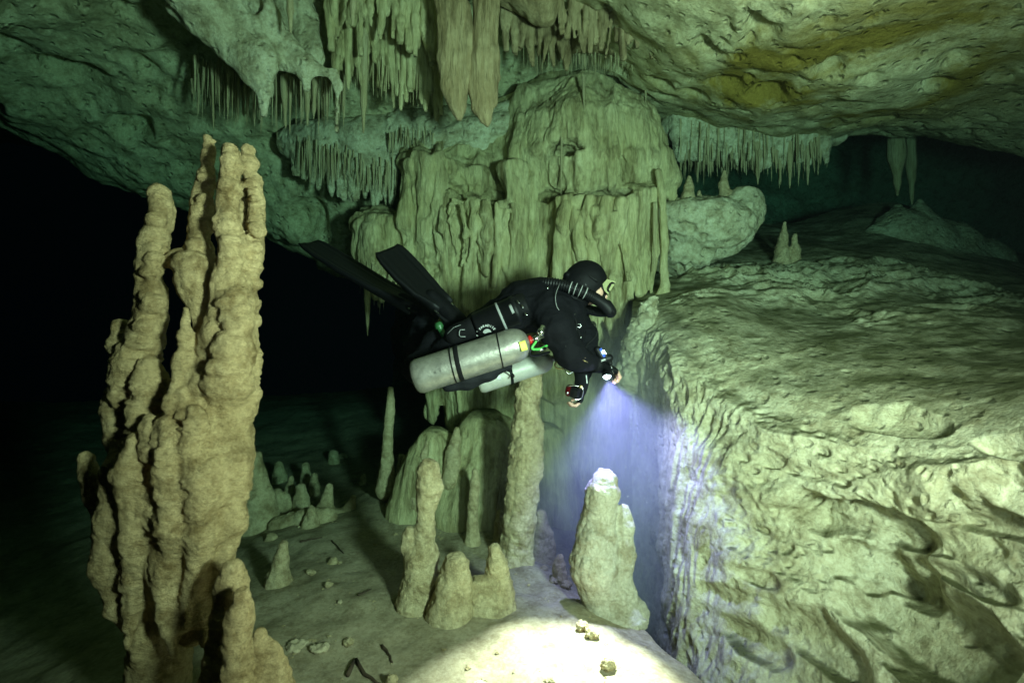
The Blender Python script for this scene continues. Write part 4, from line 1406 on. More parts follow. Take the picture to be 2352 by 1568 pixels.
def letters(name, items, mat, parent):
    """items: (text, centre, size, turn in radians) lying in a plane that faces the camera side"""
    Vs, Fs, off = [], [], 0
    for ch, c, size, turn in items:
        cu = bpy.data.curves.new("lettering", 'FONT')
        cu.body = ch
        cu.size = size
        cu.align_x = 'CENTER'
        cu.align_y = 'CENTER'
        cu.extrude = 0.0008
        cu.resolution_u = 2
        ob = bpy.data.objects.new("lettering", cu)
        COL.objects.link(ob)
        dg = bpy.context.evaluated_depsgraph_get()
        me = ob.evaluated_get(dg).to_mesh()
        M = np.array([v.co[:] for v in me.vertices])
        cs, sn = math.cos(turn), math.sin(turn)
        x = M[:, 0] * cs - M[:, 1] * sn
        y = M[:, 0] * sn + M[:, 1] * cs
        W = np.stack([x, -M[:, 2], y], 1) + np.asarray(c)
        Vs.append(W)
        Fs += [tuple(v + off for v in f.vertices) for f in me.polygons]
        off += len(W)
        ob.evaluated_get(dg).to_mesh_clear()
        bpy.data.objects.remove(ob)
        bpy.data.curves.remove(cu)
    return obj_from(name, np.concatenate(Vs), Fs, mat, parent, smooth=False)


# ---------------------------------------------------------------- person
DY = 2.80
diver = empty("person", P(1180, 790, DY))
tag(diver, "diver in black drysuit and hood floating level, arms reaching down with a torch", "person")

pr = []
B = lambda pts, k=0.05, sy=1.0: pr.extend(chain(DY, pts, k, sy))
B([(1288, 722, 50, .03), (1250, 702, 52, .05), (1205, 706, 50, .06), (1160, 728, 42, .06), (1105, 752, 38, .06)], 0.06, 1.5)
B([(1240, 678, 34, .06), (1190, 690, 34, .06)], 0.06, 1.4)
B([(1290, 725, 44, .04), (1306, 772, 36, .05)], 0.06, 1.3)
B([(1290, 690, 34, .04), (1332, 662, 34, .02)], 0.04)
# right arm, nearest
B([(1264, 716, 40, -.12), (1278, 755, 37, -.18), (1310, 812, 29, -.17), (1326, 832, 25, -.15)], 0.04)
B([(1310, 812, 29, -.17), (1345, 830, 22, -.12), (1376, 838, 16, -.06)], 0.03)
# left arm, behind
B([(1305, 715, 38, .22), (1338, 770, 31, .24), (1345, 815, 25, .18), (1338, 850, 17, .13), (1336, 884, 15, .10)], 0.03)
# legs: thighs down to the knees, shins back up
B([(1125, 762, 36, -.05), (1040, 806, 33, -.03), (962, 846, 26, .0), (948, 850, 22, .02)], 0.05)
B([(955, 846, 25, .0), (1000, 790, 26, .08), (1042, 740, 18, .13)], 0.04)
B([(1120, 755, 36, .20), (1040, 785, 34, .28), (958, 800, 27, .36)], 0.05)
B([(958, 798, 26, .36), (970, 760, 25, .40), (978, 724, 18, .42)], 0.04)


def suit_d(V, N):
    w = V + 0.02 * np.stack([fbm(V, 12, 2, 601), fbm(V, 12, 2, 602), fbm(V, 12, 2, 603)], 1)
    return 0.010 * ridged(w, (9, 9, 16), 3, 604) + 0.008 * fbm(V, 6, 3, 605)


lump("drysuit", pr, 0.0085, M_SUIT, suit_d, diver, None)

# head: face and hood
hc = P(1347, 645, DY)
fd = np.array([0.86, -0.06, -0.50])
fd /= np.linalg.norm(fd)
up = np.array([0.50, 0.0, 0.86])
sd = np.array([0.0, -1.0, 0.0])
fc = hc + fd * 0.028 - up * 0.012
pr = [ell(fc, (0.088, 0.072, 0.092), .02), ell(fc + fd * .035 - up * .055, (.042, .045, .04), .03)]
pr += [cap(fc + fd * .075 + up * .02, fc + fd * .10 - up * .012, .010, .016, .015),                      # nose
       cap(fc + fd * .078 - up * .043 + sd * .02, fc + fd * .078 - up * .043 - sd * .02, .008, .008, .01)]   # lips
for s in (-1, 1):
    pr += [('cut', fc + fd * .088 + up * .022 + sd * .03 * s, (.014, .016, .012), .012), ell(fc + fd * .070 + up * .022 + sd * .03 * s, (.014, .014, .012), .004),
           ell(fc + fd * .055 - up * .02 + sd * .042 * s, (.026, .022, .026), .02)]
lump("face", pr, 0.005, M_SKIN, None, diver, None, 0.01)
pr = [ell(hc, (0.111, 0.094, 0.113), .02), cap(hc - up * .03 - fd * .02, P(1303, 690, DY + .02), .088, .095, .04), ell(hc + fd * .02 - up * .075, (.07, .07, .05), .03)]
pr += [('cut', hc + fd * .112 - up * .025, (.050, .066, .066), .012), ell(P(1302, 632, DY - .02), (.02, .04, .018), .01)]
lump("hood", pr, 0.006, M_NEO, lambda V, N: .002 * fbm(V, 24, 2, 611), diver, None, 0.01)

# mask
mk = hc + fd * .092 + up * .012
pr = [cap(mk + sd * .020, mk - sd * .020, .040, .040, .02), ell(mk + fd * .01 - up * .036, (.034, .026, .030), .012), cap(mk + fd * .018 - up * .028, mk + fd * .028 - up * .045, .016, .018, .008)]
pr += [('cut', mk + fd * .038 + up * .012, (.036, .082, .034), .008)]
mask = lump("mask", pr, 0.004, M_RUB, None, diver, None, 0.01)
ring, pane = [], []
for k in range(24):
    w = 2 * math.pi * k / 24
    c_, s_ = math.cos(w), math.sin(w)
    c_ = math.copysign(abs(c_) ** .65, c_)
    s_ = math.copysign(abs(s_) ** .65, s_)
    ring.append(mk + fd * (.040 - .018 * c_ * c_ * (abs(c_) > .8)) + sd * .076 * c_ + up * (.012 + .034 * s_))
V, F = tube(ring + ring[:1], .0055, 8, False)
obj_from("lens_frame", V, F, M_RUB, mask)
cpt = mk + fd * .046 + up * .012
V = np.array(ring + [cpt])
obj_from("lens", V, [(i, (i + 1) % 24, 24) for i in range(24)], M_LENS, mask, smooth=True)
for s in (1, -1):                               # side windows
    q = [mk + sd * s * (.064 - .001) + fd * a + up * b for a, b in ((.042, .050), (-.006, .040), (-.014, .006), (.010, -.020), (.040, -.030))]
    V = np.array(q + [p + sd * s * .003 for p in q])
    obj_from("side_window", V, [(0, 1, 2, 3, 4), (9, 8, 7, 6, 5)] + [(i, i + 5, (i + 1) % 5 + 5, (i + 1) % 5) for i in range(5)], M_LENS, mask, smooth=False)
path = [hc + sd * (.097 * math.cos(a)) - fd * (.114 * math.sin(a)) + fd * .02 + up * (.012 + .006 * math.sin(a)) for a in np.linspace(-.25, math.pi + .25, 22)]
V, F = tube(path, .0065, 6)
obj_from("strap", V, F, M_RUB, mask)
for q_, r_ in (((1349, 651), .010),):
    c_ = P(*q_, DY - .097)
    V, F = tube([c_ + np.array([r_ * math.cos(a), 0, r_ * 1.2 * math.sin(a)]) for a in np.linspace(0.5, 4.2, 12)], .0009, 6)
    obj_from("hood_print", V, F, M_GREY, diver)


# hands with five curled fingers
def hand(name, wrist, fwd, palm_n, side, curl, parent):
    """fwd: wrist to knuckles; palm_n: out of the palm; side: towards the thumb"""
    f, p_, s = [np.asarray(a, float) / np.linalg.norm(a) for a in (fwd, palm_n, side)]
    kn = wrist + f * .085
    q = [cap(wrist - f * .02, wrist + f * .03, .026, .028, .015, 1.0)]
    for j in (-1, -.33, .33, 1):
        q.append(cap(wrist + f * .02 + s * .016 * j, kn + s * .029 * j - f * .005 * abs(j), .0165, .0120, .012))
    for j, L in zip((1, .36, -.30, -.95), (.92, 1.0, .94, .76)):
        a = kn + s * .029 * j
        ang = 0.0
        for seg_, rr, c_ in ((.042, .0098, curl), (.026, .0088, curl * 1.15), (.021, .0078, curl * .8)):
            ang += c_
            b = a + (f * math.cos(ang) + p_ * math.sin(ang)) * seg_ * L
            q.append(cap(a, b, rr, rr * .92, .003))
            a = b
    a = wrist + f * .025 + s * .026
    for v_, L, rr in ((f * .55 + s * .75 + p_ * .35, .040, .0125), (f * .75 + s * .15 + p_ * .65, .032, .0105), (f * .55 - s * .35 + p_ * .75, .026, .0092)):
        v_ = v_ / np.linalg.norm(v_)
        b = a + v_ * L
        q.append(cap(a, b, rr, rr * .92, .004))
        a = b
    o = lump(name, q, 0.0034, M_SKIN, None, parent, None, 0.006)
    o.data.materials.append(M_NEO)                  # fingerless glove
    w_ = np.asarray(wrist)
    cen = np.array([pl.center[:] for pl in o.data.polygons])
    o.data.polygons.foreach_set("material_index", (((cen - w_) @ f) < .098).astype(np.int32) * (np.linalg.norm(cen - w_, axis=1) < .112).astype(np.int32))
    return o


TORCH = P(1394, 864, 2.70)
tdir = np.array([0.06, -0.50, -0.86])
tdir /= np.linalg.norm(tdir)
wr = P(1378, 838, DY - .06)
hand("hand", wr, (0.85, 0.0, -0.25), (-0.25, 0.25, -0.93), (0.1, -0.95, -0.2), 0.80, diver)
wl = P(1337, 886, DY + .10)
hand("hand", wl, (-0.12, -0.1, -1.0), (-0.95, -0.1, 0.1), (0.0, -1.0, 0.1), 0.75, diver)
# cuffs
V, F = tube([P(1362, 836, DY - .085), P(1374, 838, DY - .065), P(1382, 839, DY - .055)], [.047, .042, .036], 18)
obj_from("cuff", V, F, M_NEO, diver)
V, F = tube([P(1338, 862, DY + .12), P(1337, 878, DY + .105), P(1336, 892, DY + .095)], [.042, .038, .034], 18)
obj_from("cuff", V, F, M_NEO, diver)
for q_, yy in (((1347, 866), DY + .055), ((1348, 876), DY + .05)):
    plate("cuff_mark", P(*q_, yy), (1, 0, 0.1), (0, 0.1, 1), .006, .022, M_WHITE, diver)

# fins
def fin(A, B_, W, heel, name="fin"):
    A, B_, W = [np.asarray(a, float) for a in (A, B_, W)]
    d = B_ - A
    L = np.linalg.norm(d)
    d = d / L
    W = W - d * np.dot(W, d)
    hw = np.linalg.norm(W)
    W = W / hw
    T = np.cross(d, W)
    st = [(0.0, .55, .030), (.10, .62, .028), (.22, .72, .020), (.32, .86, .011), (.6, 1.0, .008), (.85, 1.0, .005), (.95, .92, .004), (1.0, .80, .003)]
    V, F = [], []
    nu = 17
    for t, w, th in st:
        for i in range(nu):
            s = i / (nu - 1) * 2 - 1
            rib = .010 * (abs(s) > .86) * (t < .97) + .004 * (abs(abs(s) - .45) < .07)
            sag = -.035 * t * t
            notch = -.02 * (1 - abs(s)) * (t > .99)
            V.append(A + d * (L * t + notch) + W * hw * w * s + T * (th + rib * (1 - .5 * t) + sag))
        for i in range(nu):
            s = 1 - i / (nu - 1) * 2
            rib = .010 * (abs(s) > .86) * (t < .97) + .004 * (abs(abs(s) - .45) < .07)
            sag = -.035 * t * t
            notch = -.02 * (1 - abs(s)) * (t > .99)
            V.append(A + d * (L * t + notch) + W * hw * w * s + T * (-th - rib * (1 - .5 * t) + sag))
    m_ = 2 * nu
    for j in range(len(st) - 1):
        for i in range(m_):
            F.append((j * m_ + i, j * m_ + (i + 1) % m_, (j + 1) * m_ + (i + 1) % m_, (j + 1) * m_ + i))
    F.append(tuple(range(m_))[::-1])
    F.append(tuple((len(st) - 1) * m_ + i for i in range(m_)))
    o = obj_from(name, np.array(V), F, M_RUB, diver)
    pr = [cap(A - d * .10 + T * .0, A + d * .10, .050, .046, .02), cap(A - d * .12, heel, .045, .050, .03)]
    lump("boot", pr, 0.008, M_NEO, lambda V, N: .003 * fbm(V, 20, 2, 621), o, None, .01)
    pa = [A + W * hw * .62 * math.cos(a) - d * .16 * math.sin(a) - d * .0 for a in np.linspace(0, math.pi, 16)]
    V, F = tube(pa, .009, 8)
    obj_from("heel_strap", V, F, M_STRAP, o)
    for s in (-1, 1):
        c_ = A + W * hw * .60 * s
        V, F = tube([c_ - d * .03, c_ + d * .02], [.008, .010], 8)
        obj_from("buckle", V, F, M_STEEL, o)
    return o


perp = np.array([0.70, 0, 0.71])
f1 = fin(P(1020, 708, DY + .14), P(884, 580, DY + .20), perp * .075 + np.array([0, .085, 0]), P(1044, 736, DY + .13))
tag(f1, "raised fin seen broad side")
perp2 = np.array([0.50, 0, 0.86])
f2 = fin(P(955, 704, DY + .46), P(706, 566, DY + .62), perp2 * .050 + np.array([0, .105, 0]), P(980, 726, DY + .42))
tag(f2, "rear fin stretched out edge on")

# small gear on the suit
tube_obj("sleeve_piping", [P(1284, 654, DY - .15), P(1276, 680, DY - .21), P(1280, 706, DY - .235), P(1298, 726, DY - .225), P(1304, 740, DY - .225), P(1300, 758, DY - .25)], .0016, M_GREY, diver, 6, 24)
tube_obj("inflator_hose", [P(1318, 712, DY - .10), P(1324, 750, DY - .13), P(1318, 780, DY - .15), P(1298, 796, DY - .25)], .007, M_RUB, diver, 8, 20)
tube_obj("hose_fitting", [P(1311, 724, DY - .14), P(1312, 742, DY - .15), P(1315, 756, DY - .155)], [.008, .010, .007], M_STEEL, diver, 8, 8)
tube_obj("chest_strap", [P(1262, 668, DY - .10), P(1300, 712, DY - .125), P(1328, 758, DY - .07), P(1330, 800, DY - .04)], .008, M_STRAP, diver, 6, 20)
tube_obj("light_cable", [P(1330, 764, DY + .02), P(1352, 754, DY), P(1370, 757, DY - .02), P(1368, 772, DY - .03), P(1350, 790, DY - .05), P(1342, 806, DY - .07)], .0045, M_RUB, diver, 7, 30)
for q_, r_ in (((1330, 748), .010),):
    c_ = P(*q_, DY - .26 if q_[0] < 1325 else DY - .1)
    V, F = tube([c_ + np.array([r_ * math.cos(a), 0, r_ * math.sin(a)]) for a in np.linspace(0, 2 * math.pi, 15)], .0024, 6, False)
    obj_from("ring", V, F, M_STEEL, diver)
plate("chest_label", P(1303, 730, DY - .158), (.25, 0, 1), (1, .1, -.2), .034, .018, M_GREY, diver)
for i, (x, y) in enumerate(((1345, 822), (1350, 832))):
    tube_obj("sleeve_cord", [P(x - 12, y - 6, DY - .215), P(x, y, DY - .21)], .0022, M_BRASS, diver, 5)
for x, y, yy, a in ((1318, 722, -.13, .3), (1300, 745, -.215, 1.0), (1268, 640 + 34, -.13, .5), (1236, 768, -.235, 0), (1229, 772, -.235, .6), (1243, 771, -.235, 1.2), (1322, 790, -.13, .2), (1334, 775, -.08, 1.3), (1258, 662, -.14, .9), (1180, 690, -.13, .4)):
    c_ = P(x, y, DY + yy)
    v_ = np.array([math.cos(a), 0, math.sin(a)]) * .009
    tube_obj("clip", [c_ - v_, c_, c_ + v_], [.003, .0045, .0025], M_STEEL, diver, 6)
# pocket with its pull tab and the reflective corner mark on the thigh
lump("thigh_pocket", [cap(P(1045, 770, DY - .10), P(1085, 752, DY - .12), .055, .058, .02)], .008, M_STRAP, lambda V, N: .004 * fbm(V, 14, 2, 631), diver, None, .01)
yk = DY - .188
tube_obj("reflective_mark", [P(1068, 757, yk), P(1057, 757, yk), P(1055, 763, yk), P(1055, 770, yk), P(1058, 773, yk), P(1069, 773, yk)], .0022, M_GREY, diver, 5)
tube_obj("pocket_cord", [P(1028, 766, yk), P(1042, 752, yk), P(1058, 746, yk)], .0012, M_GREY, diver, 5)
# small green backup lamp by the knee
q = empty("backup_lamp", P(1010, 758, DY - .02))
tag(q, "small dark green backup lamp clipped beside the thigh", "lamp")
lathe_obj("lamp_body", P(1005, 742, DY - .02), P(1024, 778, DY - .05), [(0, .012), (.004, .022), (.03, .023), (.034, .016), (.06, .017), (.085, .017), (.09, .006)], M_DARKGREEN, q, 18)
tube_obj("clip", [P(1020, 764, DY - .075), P(1030, 772, DY - .08), P(1040, 776, DY - .08)], .004, M_STEEL, q, 6)
# folded skirt hanging under the cylinder
pr = chain(DY, [(1030, 884, 14, -.02), (1075, 872, 20, -.02), (1120, 854, 18, -.02), (1160, 836, 16, .0)], .03)
lump("harness_skirt", pr, .0075, M_SLEEVE, lambda V, N: .008 * ridged(V, (7, 7, 22), 2, 641), diver, None, .01)
# wrist computers
q_ = P(1377, 812, DY - .085)
wc = lump("wrist_computer", [cap(q_ + np.array([-.012, 0, .022]), q_ + np.array([.014, 0, -.02]), .020, .020, .005)], .0045, M_RUB, None, diver, None, .01)
plate("screen", q_ + np.array([.012, -.021, .006]), (.45, 0, -.9), (.9, 0, .45), .050, .014, M_BLUE, wc)
plate("bezel", q_ + np.array([.024, -.022, .009]), (.45, 0, -.9), (.9, 0, .45), .056, .003, M_STEEL, wc)
q_ = P(1389, 826, DY - .09)
wc = lump("hand_mount", [cap(q_ + np.array([-.022, 0, -.002]), q_ + np.array([.024, .0, .010]), .021, .021, .005), cap(q_ + np.array([.02, 0, .0]), q_ + np.array([.03, 0, -.02]), .014, .012, .005)], .0045, M_RUB, None, diver, None, .01)
for dz in (0, .006):
    plate("mount_mark", q_ + np.array([-.012, -.024, .002 - dz]), (1, 0, .35), (0, 0, 1), .024, .0025, M_WHITE, wc)

# ---------------------------------------------------------------- torch
torch = empty("torch", TORCH)
tag(torch, "bright dive torch in the diver's right hand throwing a violet beam", "torch")
Tb = TORCH - tdir * .085
lathe_obj("torch_body", Tb, TORCH, [(0, .006), (.002, .017), (.06, .017), (.060, .023), (.083, .025), (.086, .025), (.0862, .0215), (.080, .0205)], M_RUB, torch, 22)
nrm = tdir
a1 = np.cross(nrm, [1, 0, 0])
a1 /= np.linalg.norm(a1)
a2 = np.cross(nrm, a1)
lathe_obj("lamp_glass", TORCH - tdir * .004, TORCH + tdir * .02, [(0, .0205), (.004, .0200), (.010, .0165), (.015, .010), (.017, .003)], M_LAMP, torch, 20)
tube_obj("handle", [P(1400, 832, DY - .08), P(1405, 845, DY - .09), P(1408, 858, DY - .09)], [.005, .006, .004], M_STEEL, torch, 8, 8)
LP = TORCH + tdir * .022
spot("torch_beam", LP, LP + np.array([0.28, 0.28, -1.0]), 110, 50, 0.7, 0.012, (0.42, 0.37, 1.0))
spot("torch_beam.001", LP, np.array([0.19, 1.92, -1.36]), 640, 25, 0.65, 0.012, (1.0, 0.95, 0.90))

# ---------------------------------------------------------------- rebreather: canister on the flank, loop hoses to the mouth
reb = empty("rebreather", P(1150, 730, DY - .1))
tag(reb, "black rebreather canister on the diver's flank with corrugated hose to the mouth", "rebreather")
CA, CB = P(1092, 752, DY - .13), P(1212, 700, DY - .13)
Lc = np.linalg.norm(CB - CA)
lathe_obj("canister", CA, CB, [(0, .03), (.003, .068), (.012, .074), (Lc * .72, .074), (Lc * .73, .078), (Lc * .80, .078), (Lc * .81, .072), (Lc * .97, .070), (Lc, .06), (Lc + .002, .02)], M_RUB, reb, 40)
band_obj("band", CA, CB, Lc * .49, .012, .074, M_GREY, reb)
cdir = (CB - CA) / Lc
mid = CA + cdir * Lc * .69
plate("label", mid + np.array([.0, -.074, .012]), (-.45, 0, 1), (1, 0, .4), .050, .014, M_GREY, reb, .0015, (CA, cdir, .0785))
emb = P(1119, 764, DY - .207)
its = []
for i, ch in enumerate("PARADISE"):
    a = math.radians(148 - i * (116 / 7))
    its.append((ch, emb + np.array([.042 * math.cos(a), 0, .036 * math.sin(a)]), .0165, a - math.pi / 2))
its += [("S", emb + np.array([-.050, .0, -.014]), .012, 1.2), ("I", emb + np.array([-.051, .0, .006]), .010, 1.5)]
letters("lettering", its, M_WHITE, reb)
V = [emb + np.array([.022 * math.cos(a), -.0005, .021 * math.sin(a) - .002]) for a in np.linspace(.25, math.pi - .15, 14)] + [emb + np.array([-.012, -.0005, -.004]), emb + np.array([.010, -.0005, .003])]
V = np.array(V + [p + np.array([0, .0012, 0]) for p in V])
n_ = len(V) // 2
obj_from("emblem", V, [tuple(range(n_)), tuple(range(2 * n_ - 1, n_ - 1, -1))] + [(i, i + n_, (i + 1) % n_ + n_, (i + 1) % n_) for i in range(n_)], M_GREY, reb, smooth=False)
for q_ in ((1198, 700), (1206, 718), (1188, 690)):
    c_ = P(*q_, DY - .215)
    V, F = tube([c_, c_ + np.array([.006, -.006, -.012]), c_ + np.array([.014, -.004, -.016])], [.003, .0035, .002], 6)
    obj_from("fitting", V, F, M_STEEL, reb)


def corrugated(pts, r, name, parent):
    n = 260
    path = smooth_path(pts, n)
    L = sum(np.linalg.norm(path[i + 1] - path[i]) for i in range(n - 1))
    rad = [r * (1 + .10 * math.sin(2 * math.pi * (i / n * L) / .0125)) for i in range(n)]
    V, F = tube(path, rad, 18)
    return obj_from(name, V, F, M_RUB, parent), path


hs, path = corrugated([P(1196, 676, DY + .10), P(1222, 656, DY + .0), P(1262, 650, DY - .08), P(1310, 660, DY - .11), P(1350, 676, DY - .115), P(1382, 695, DY - .085), P(1399, 712, DY - .02)], .0285, "hose", reb)
for t in (.500, .545, .59, .635):
    i = int(t * len(path))
    d_ = path[i + 1] - path[i]
    d_ /= np.linalg.norm(d_)
    V, F = tube([path[i] - d_ * .0022, path[i] + d_ * .0022], .0335, 18)
    obj_from("hose_ring", V, F, M_GREY, hs)
h2, _ = corrugated([P(1399, 714, DY + .01), P(1376, 716, DY + .08), P(1345, 708, DY + .14), P(1308, 690, DY + .16), P(1262, 668, DY + .15)], .0265, "hose", reb)
lump("mouthpiece", [cap(P(1393, 702, DY - .04), P(1402, 716, DY + .02), .034, .034, .01), cap(P(1399, 712, DY - .0), P(1384, 694, DY + .0), .024, .022, .01), cap(P(1404, 704, DY - .05), P(1408, 716, DY - .04), .012, .012, .01)], .005, M_RUB, None, reb, None, .01)

# ---------------------------------------------------------------- the two cylinders
def cylinder(A, B_, r, mat, name, label):
    A, B_ = np.asarray(A, float), np.asarray(B_, float)
    e = empty(name, A)
    tag(e, label, "cylinder", "the diver's side cylinders")
    L = np.linalg.norm(B_ - A)
    prof = [(0.004, r * .30), (0.0, r * .62), (0.004, r * .80), (.014, r * .93), (.032, r)]
    prof += [(t, r) for t in np.linspace(.06, L - r * 1.05, 12)]
    prof += [(L - r * 1.05 + r * 1.0 * math.sin(a), .018 + (r - .018) * math.cos(a)) for a in np.linspace(.12, 1.5, 12)]
    prof += [(L + .012, .0165), (L + .016, .0165)]
    b = lathe_obj("body", A, B_, prof, mat, e, 48)
    return e, b, L


A1, B1 = P(949, 868, 2.55), P(1216, 782, 2.56)
c1, b1, L1 = cylinder(A1, B1, .0875, M_ALU, "diving_cylinder", "large bare aluminium cylinder slung nearest along the diver's side")
d1 = (B1 - A1) / L1
band_obj("cam_band", A1, B1, L1 * .395, .022, .0875, M_STRAP, c1, .10, .003)
band_obj("bungee", A1, B1, L1 * .345, .006, .0875, M_RUB, c1, .10, .004)
band_obj("bungee", A1, B1, L1 * .745, .006, .0875, M_RUB, c1, .12, .004)
plate("tape", P(1202, 794, 2.474), (.30, .10, -1), (1, .35, .3), .048, .034, M_YELLOW, c1, .0015)
lathe_obj("valve", B1, B1 + d1 * .1, [(0.012, .012), (.013, .019), (.045, .019), (.05, .014), (.075, .013), (.078, .004)], M_STEEL, c1, 18)
kd = np.array([-.10, -.85, .35])
kd /= np.linalg.norm(kd)
vb = B1 + d1 * .030
lathe_obj("valve_ring", B1 - d1 * .004, B1 + d1 * .03, [(0, .012), (.001, .024), (.009, .0265), (.016, .0245), (.018, .012)], M_REDP, c1, 20)
lathe_obj("regulator", vb + d1 * .022 + np.array([0, -.012, .012]), vb + d1 * .022 + np.array([.03, -.02, .075]), [(0, .010), (.006, .021), (.028, .021), (.030, .016), (.050, .017), (.054, .008)], M_STEEL, c1, 18)
tube_obj("hose", [vb + np.array([.004, -.03, -.012]), P(1222, 800, 2.52), P(1240, 801, 2.55), P(1258, 792, 2.60)], .0065, M_GREENH, c1, 8, 24)
tube_obj("hose", [vb + np.array([.0, -.02, -.02]), P(1216, 812, 2.54), P(1236, 816, 2.60), P(1262, 808, 2.66)], .0065, M_RUB, c1, 8, 24)
tube_obj("hose_ferrule", [P(1238, 804, 2.55), P(1252, 799, 2.57)], .0085, M_STEEL, c1, 8)
ang = math.atan2(d1[2], d1[0])
letters("engraving", [("T", P(1012, 850, 2.4585), .026, ang), ("n", P(1000, 854, 2.4585), .024, ang), ("II", P(1140, 800, 2.462), .014, ang)], M_INK, c1)

A2, B2 = P(1096, 880, 2.98), P(1268, 824, 3.02)
c2, b2, L2 = cylinder(A2, B2, .066, M_PAINT, "diving_cylinder", "smaller pale painted cylinder on the diver's far side")
d2 = (B2 - A2) / L2
band_obj("cam_band", A2, B2, L2 * .44, .016, .066, M_STRAP, c2, .15, .003)
plate("tape", A2 + d2 * L2 * .28 + np.array([.0, -.068, .012]), (-.35, 0, 1), (1, 0, .3), .06, .022, M_WHITE, c2, .0015, (A2, d2, .0665))
lathe_obj("valve", B2, B2 + d2 * .1, [(.01, .010), (.011, .016), (.045, .016), (.05, .012), (.07, .012), (.073, .004)], M_STEEL, c2, 16)
lathe_obj("valve_knob", B2 + d2 * .03 + np.array([0, -.015, -.006]), B2 + d2 * .03 + np.array([.0, -.06, -.016]), [(0, .008), (.01, .008), (.011, .017), (.03, .018), (.033, .012)], M_RUB, c2, 14)
tube_obj("bungee", [P(1150, 848, 2.90), P(1168, 852, 2.86), P(1180, 862, 2.87), P(1176, 868, 2.88)], .005, M_RUB, c2, 6, 14)
V, F = tube([P(1288, 838, 2.86) + np.array([.033 * math.cos(a), 0, .022 * math.sin(a)]) for a in np.linspace(0, 2 * math.pi, 21)], .005, 7, False)
obj_from("gauge_rim", V, F, M_BRASS, c2)
tube_obj("bolt_snap", [P(1296, 846, 2.8), P(1304, 858, 2.8), P(1316, 852, 2.8), P(1308, 842, 2.8)], .0035, M_STEEL, c2, 6, 16)

# ---------------------------------------------------------------- red and black device in the left hand
dv = empty("handheld_device", P(1318, 900, 2.84))
tag(dv, "black and dark red handheld device with silver bracket in the diver's left hand", "handheld device")
q_ = P(1322, 902, 2.84)
o = lathe_obj("case", P(1311, 897, 2.84), P(1334, 904, 2.82), [(0, .034), (.004, .038), (.028, .040), (.046, .037), (.052, .026)], M_RUB, dv, 6)
o.data.polygons.foreach_set("use_smooth", np.zeros(len(o.data.polygons), dtype=bool))
o = lathe_obj("red_end", P(1299, 894, 2.845), P(1311, 897, 2.84), [(0, .018), (.004, .026), (.014, .034), (.028, .036)], M_DRED, dv, 8)
o.data.polygons.foreach_set("use_smooth", np.zeros(len(o.data.polygons), dtype=bool))
lathe_obj("lens", P(1303, 902, 2.775), P(1303, 902, 2.76), [(0, .007), (.004, .007), (.005, .002)], M_STEEL, dv, 12)
tube_obj("bracket", [P(1303, 887, 2.80), P(1318, 885, 2.79), P(1335, 889, 2.79), P(1339, 898, 2.79), P(1336, 912, 2.80), P(1328, 917, 2.80), P(1318, 916, 2.80)], .0035, M_STEEL, dv, 7, 30)
lathe_obj("round_knob", P(1334, 888, 2.79), P(1334, 888, 2.76), [(0, .011), (.012, .011), (.014, .004)], M_BRASS, dv, 14)

# ---------------------------------------------------------------- floating specks in the beam
Vs, Fs = [], []
for i in range(420):
    d_ = U(.12, .95)
    a, rr = U(0, 6.28), math.sqrt(U(0, 1)) * d_ * .75
    c_ = LP + np.array([.15 * d_ + rr * math.cos(a), rr * math.sin(a), -d_])
    s = U(.0005, .0012)
    k = len(Vs)
    Vs += [c_ + np.array(v) * s for v in ((1, 0, 0), (-1, 0, 0), (0, 1, 0), (0, -1, 0), (0, 0, 1), (0, 0, -1))]
    Fs += [(k, k + 2, k + 4), (k + 2, k + 1, k + 4), (k + 1, k + 3, k + 4), (k + 3, k, k + 4), (k + 2, k, k + 5), (k + 1, k + 2, k + 5), (k + 3, k + 1, k + 5), (k, k + 3, k + 5)]
o = obj_from("silt_specks", np.array(Vs), Fs, M_WHITE)
tag(o, "tiny bright silt specks drifting in the torch beam", None, None, 'stuff')

# ================================================================== THE WATER
def box(name, lo, hi):
    v = [(x, y, z) for x in (lo[0], hi[0]) for y in (lo[1], hi[1]) for z in (lo[2], hi[2])]
    f = [(0, 1, 3, 2), (4, 6, 7, 5), (0, 4, 5, 1), (2, 3, 7, 6), (0, 2, 6, 4), (1, 5, 7, 3)]
    return obj_from(name, np.array(v, float), f, None, smooth=False)


hz = box("haze", (-22, -4, -7), (22, 20, 8))
tag(hz, "clear green cave water filling the whole passage", None, None, 'stuff')
m = bpy.data.materials.new("water_volume")
m.use_nodes = True
nt = m.node_tree
nt.nodes.clear()
out = nt.nodes.new('ShaderNodeOutputMaterial')
pv = nt.nodes.new('ShaderNodeVolumePrincipled')
pv.inputs['Density'].default_value = 0.195
pv.inputs['Density Attribute'].default_value = ""
pv.inputs['Temperature Attribute'].default_value = ""
pv.inputs['Color'].default_value = (0.0018, 0.0026, 0.0027, 1)
pv.inputs['Absorption Color'].default_value = (0.31 ** 2, 0.72 ** 2, 0.70 ** 2, 1)
nt.links.new(pv.outputs[0], out.inputs['Volume'])
hz.data.materials.append(m)

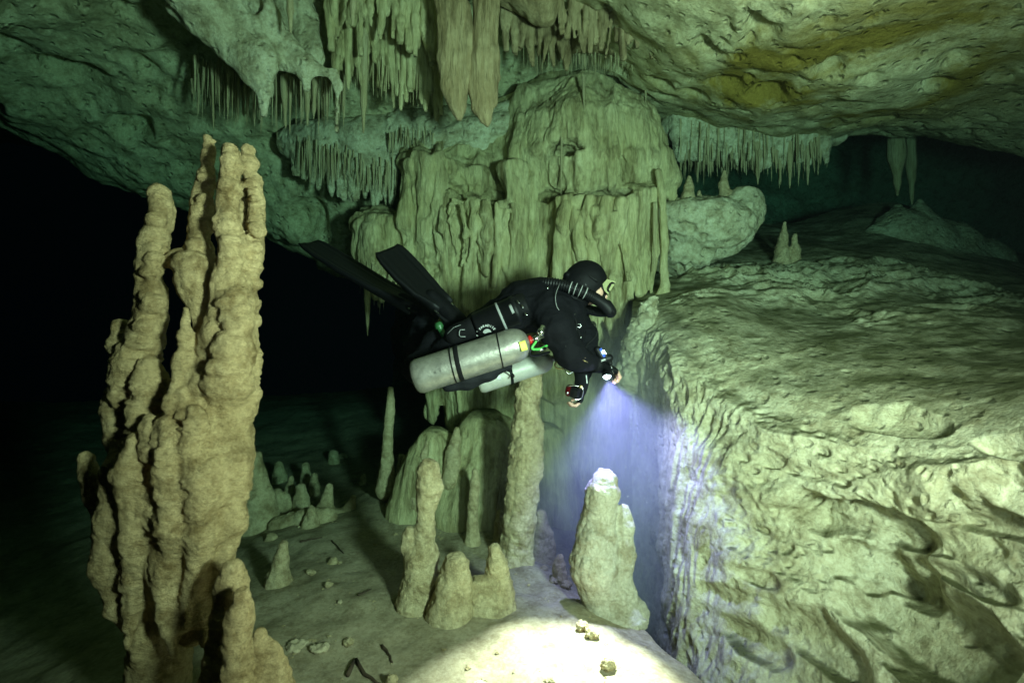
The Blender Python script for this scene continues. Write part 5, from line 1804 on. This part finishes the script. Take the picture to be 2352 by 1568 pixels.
# stirred-up silt hanging in the cleft under the diver's torch
V, F = Field([ell(P(1450, 1130, 3.2), (0.84, 0.66, 1.25), 0.05)], 0.08).mesh()
cl = obj_from("silt_cloud", V, F, None, None, P(1450, 1130, 3.2))
tag(cl, "bluish cloud of suspended silt hanging below the torch", None, None, 'stuff')
m = bpy.data.materials.new("silt_cloud_volume")
m.use_nodes = True
nt = m.node_tree
nt.nodes.clear()
out = nt.nodes.new('ShaderNodeOutputMaterial')
pv = nt.nodes.new('ShaderNodeVolumePrincipled')
pv.inputs['Density Attribute'].default_value = ""
pv.inputs['Temperature Attribute'].default_value = ""
pv.inputs['Color'].default_value = (0.85, 0.85, 0.9, 1)
pv.inputs['Absorption Color'].default_value = (0.8, 0.8, 0.9, 1)
tc = nt.nodes.new('ShaderNodeTexCoord')
mp = nt.nodes.new('ShaderNodeMapping')
mp.inputs['Scale'].default_value = (1 / 0.82, 1 / 0.64, 1 / 1.22)
gr = nt.nodes.new('ShaderNodeTexGradient')
gr.gradient_type = 'SPHERICAL'
nt.links.new(tc.outputs['Object'], mp.inputs['Vector'])
nt.links.new(mp.outputs[0], gr.inputs['Vector'])
ns = nt.nodes.new('ShaderNodeTexNoise')
ns.inputs['Scale'].default_value = 3.0
ns.inputs['Detail'].default_value = 2.0
nt.links.new(tc.outputs['Object'], ns.inputs['Vector'])
mu = nt.nodes.new('ShaderNodeMath')
mu.operation = 'MULTIPLY'
nt.links.new(gr.outputs['Fac'], mu.inputs[0])
nt.links.new(ns.outputs['Fac'], mu.inputs[1])
mu2 = nt.nodes.new('ShaderNodeMath')
mu2.operation = 'MULTIPLY'
nt.links.new(mu.outputs[0], mu2.inputs[0])
mu2.inputs[1].default_value = SILT_DENS
nt.links.new(mu2.outputs[0], pv.inputs['Density'])
nt.links.new(pv.outputs[0], out.inputs['Volume'])
cl.data.materials.append(m)
print("script seconds", round(time.time() - T0, 1), "faces", sum(len(o.data.polygons) for o in bpy.data.objects if o.type == 'MESH'))
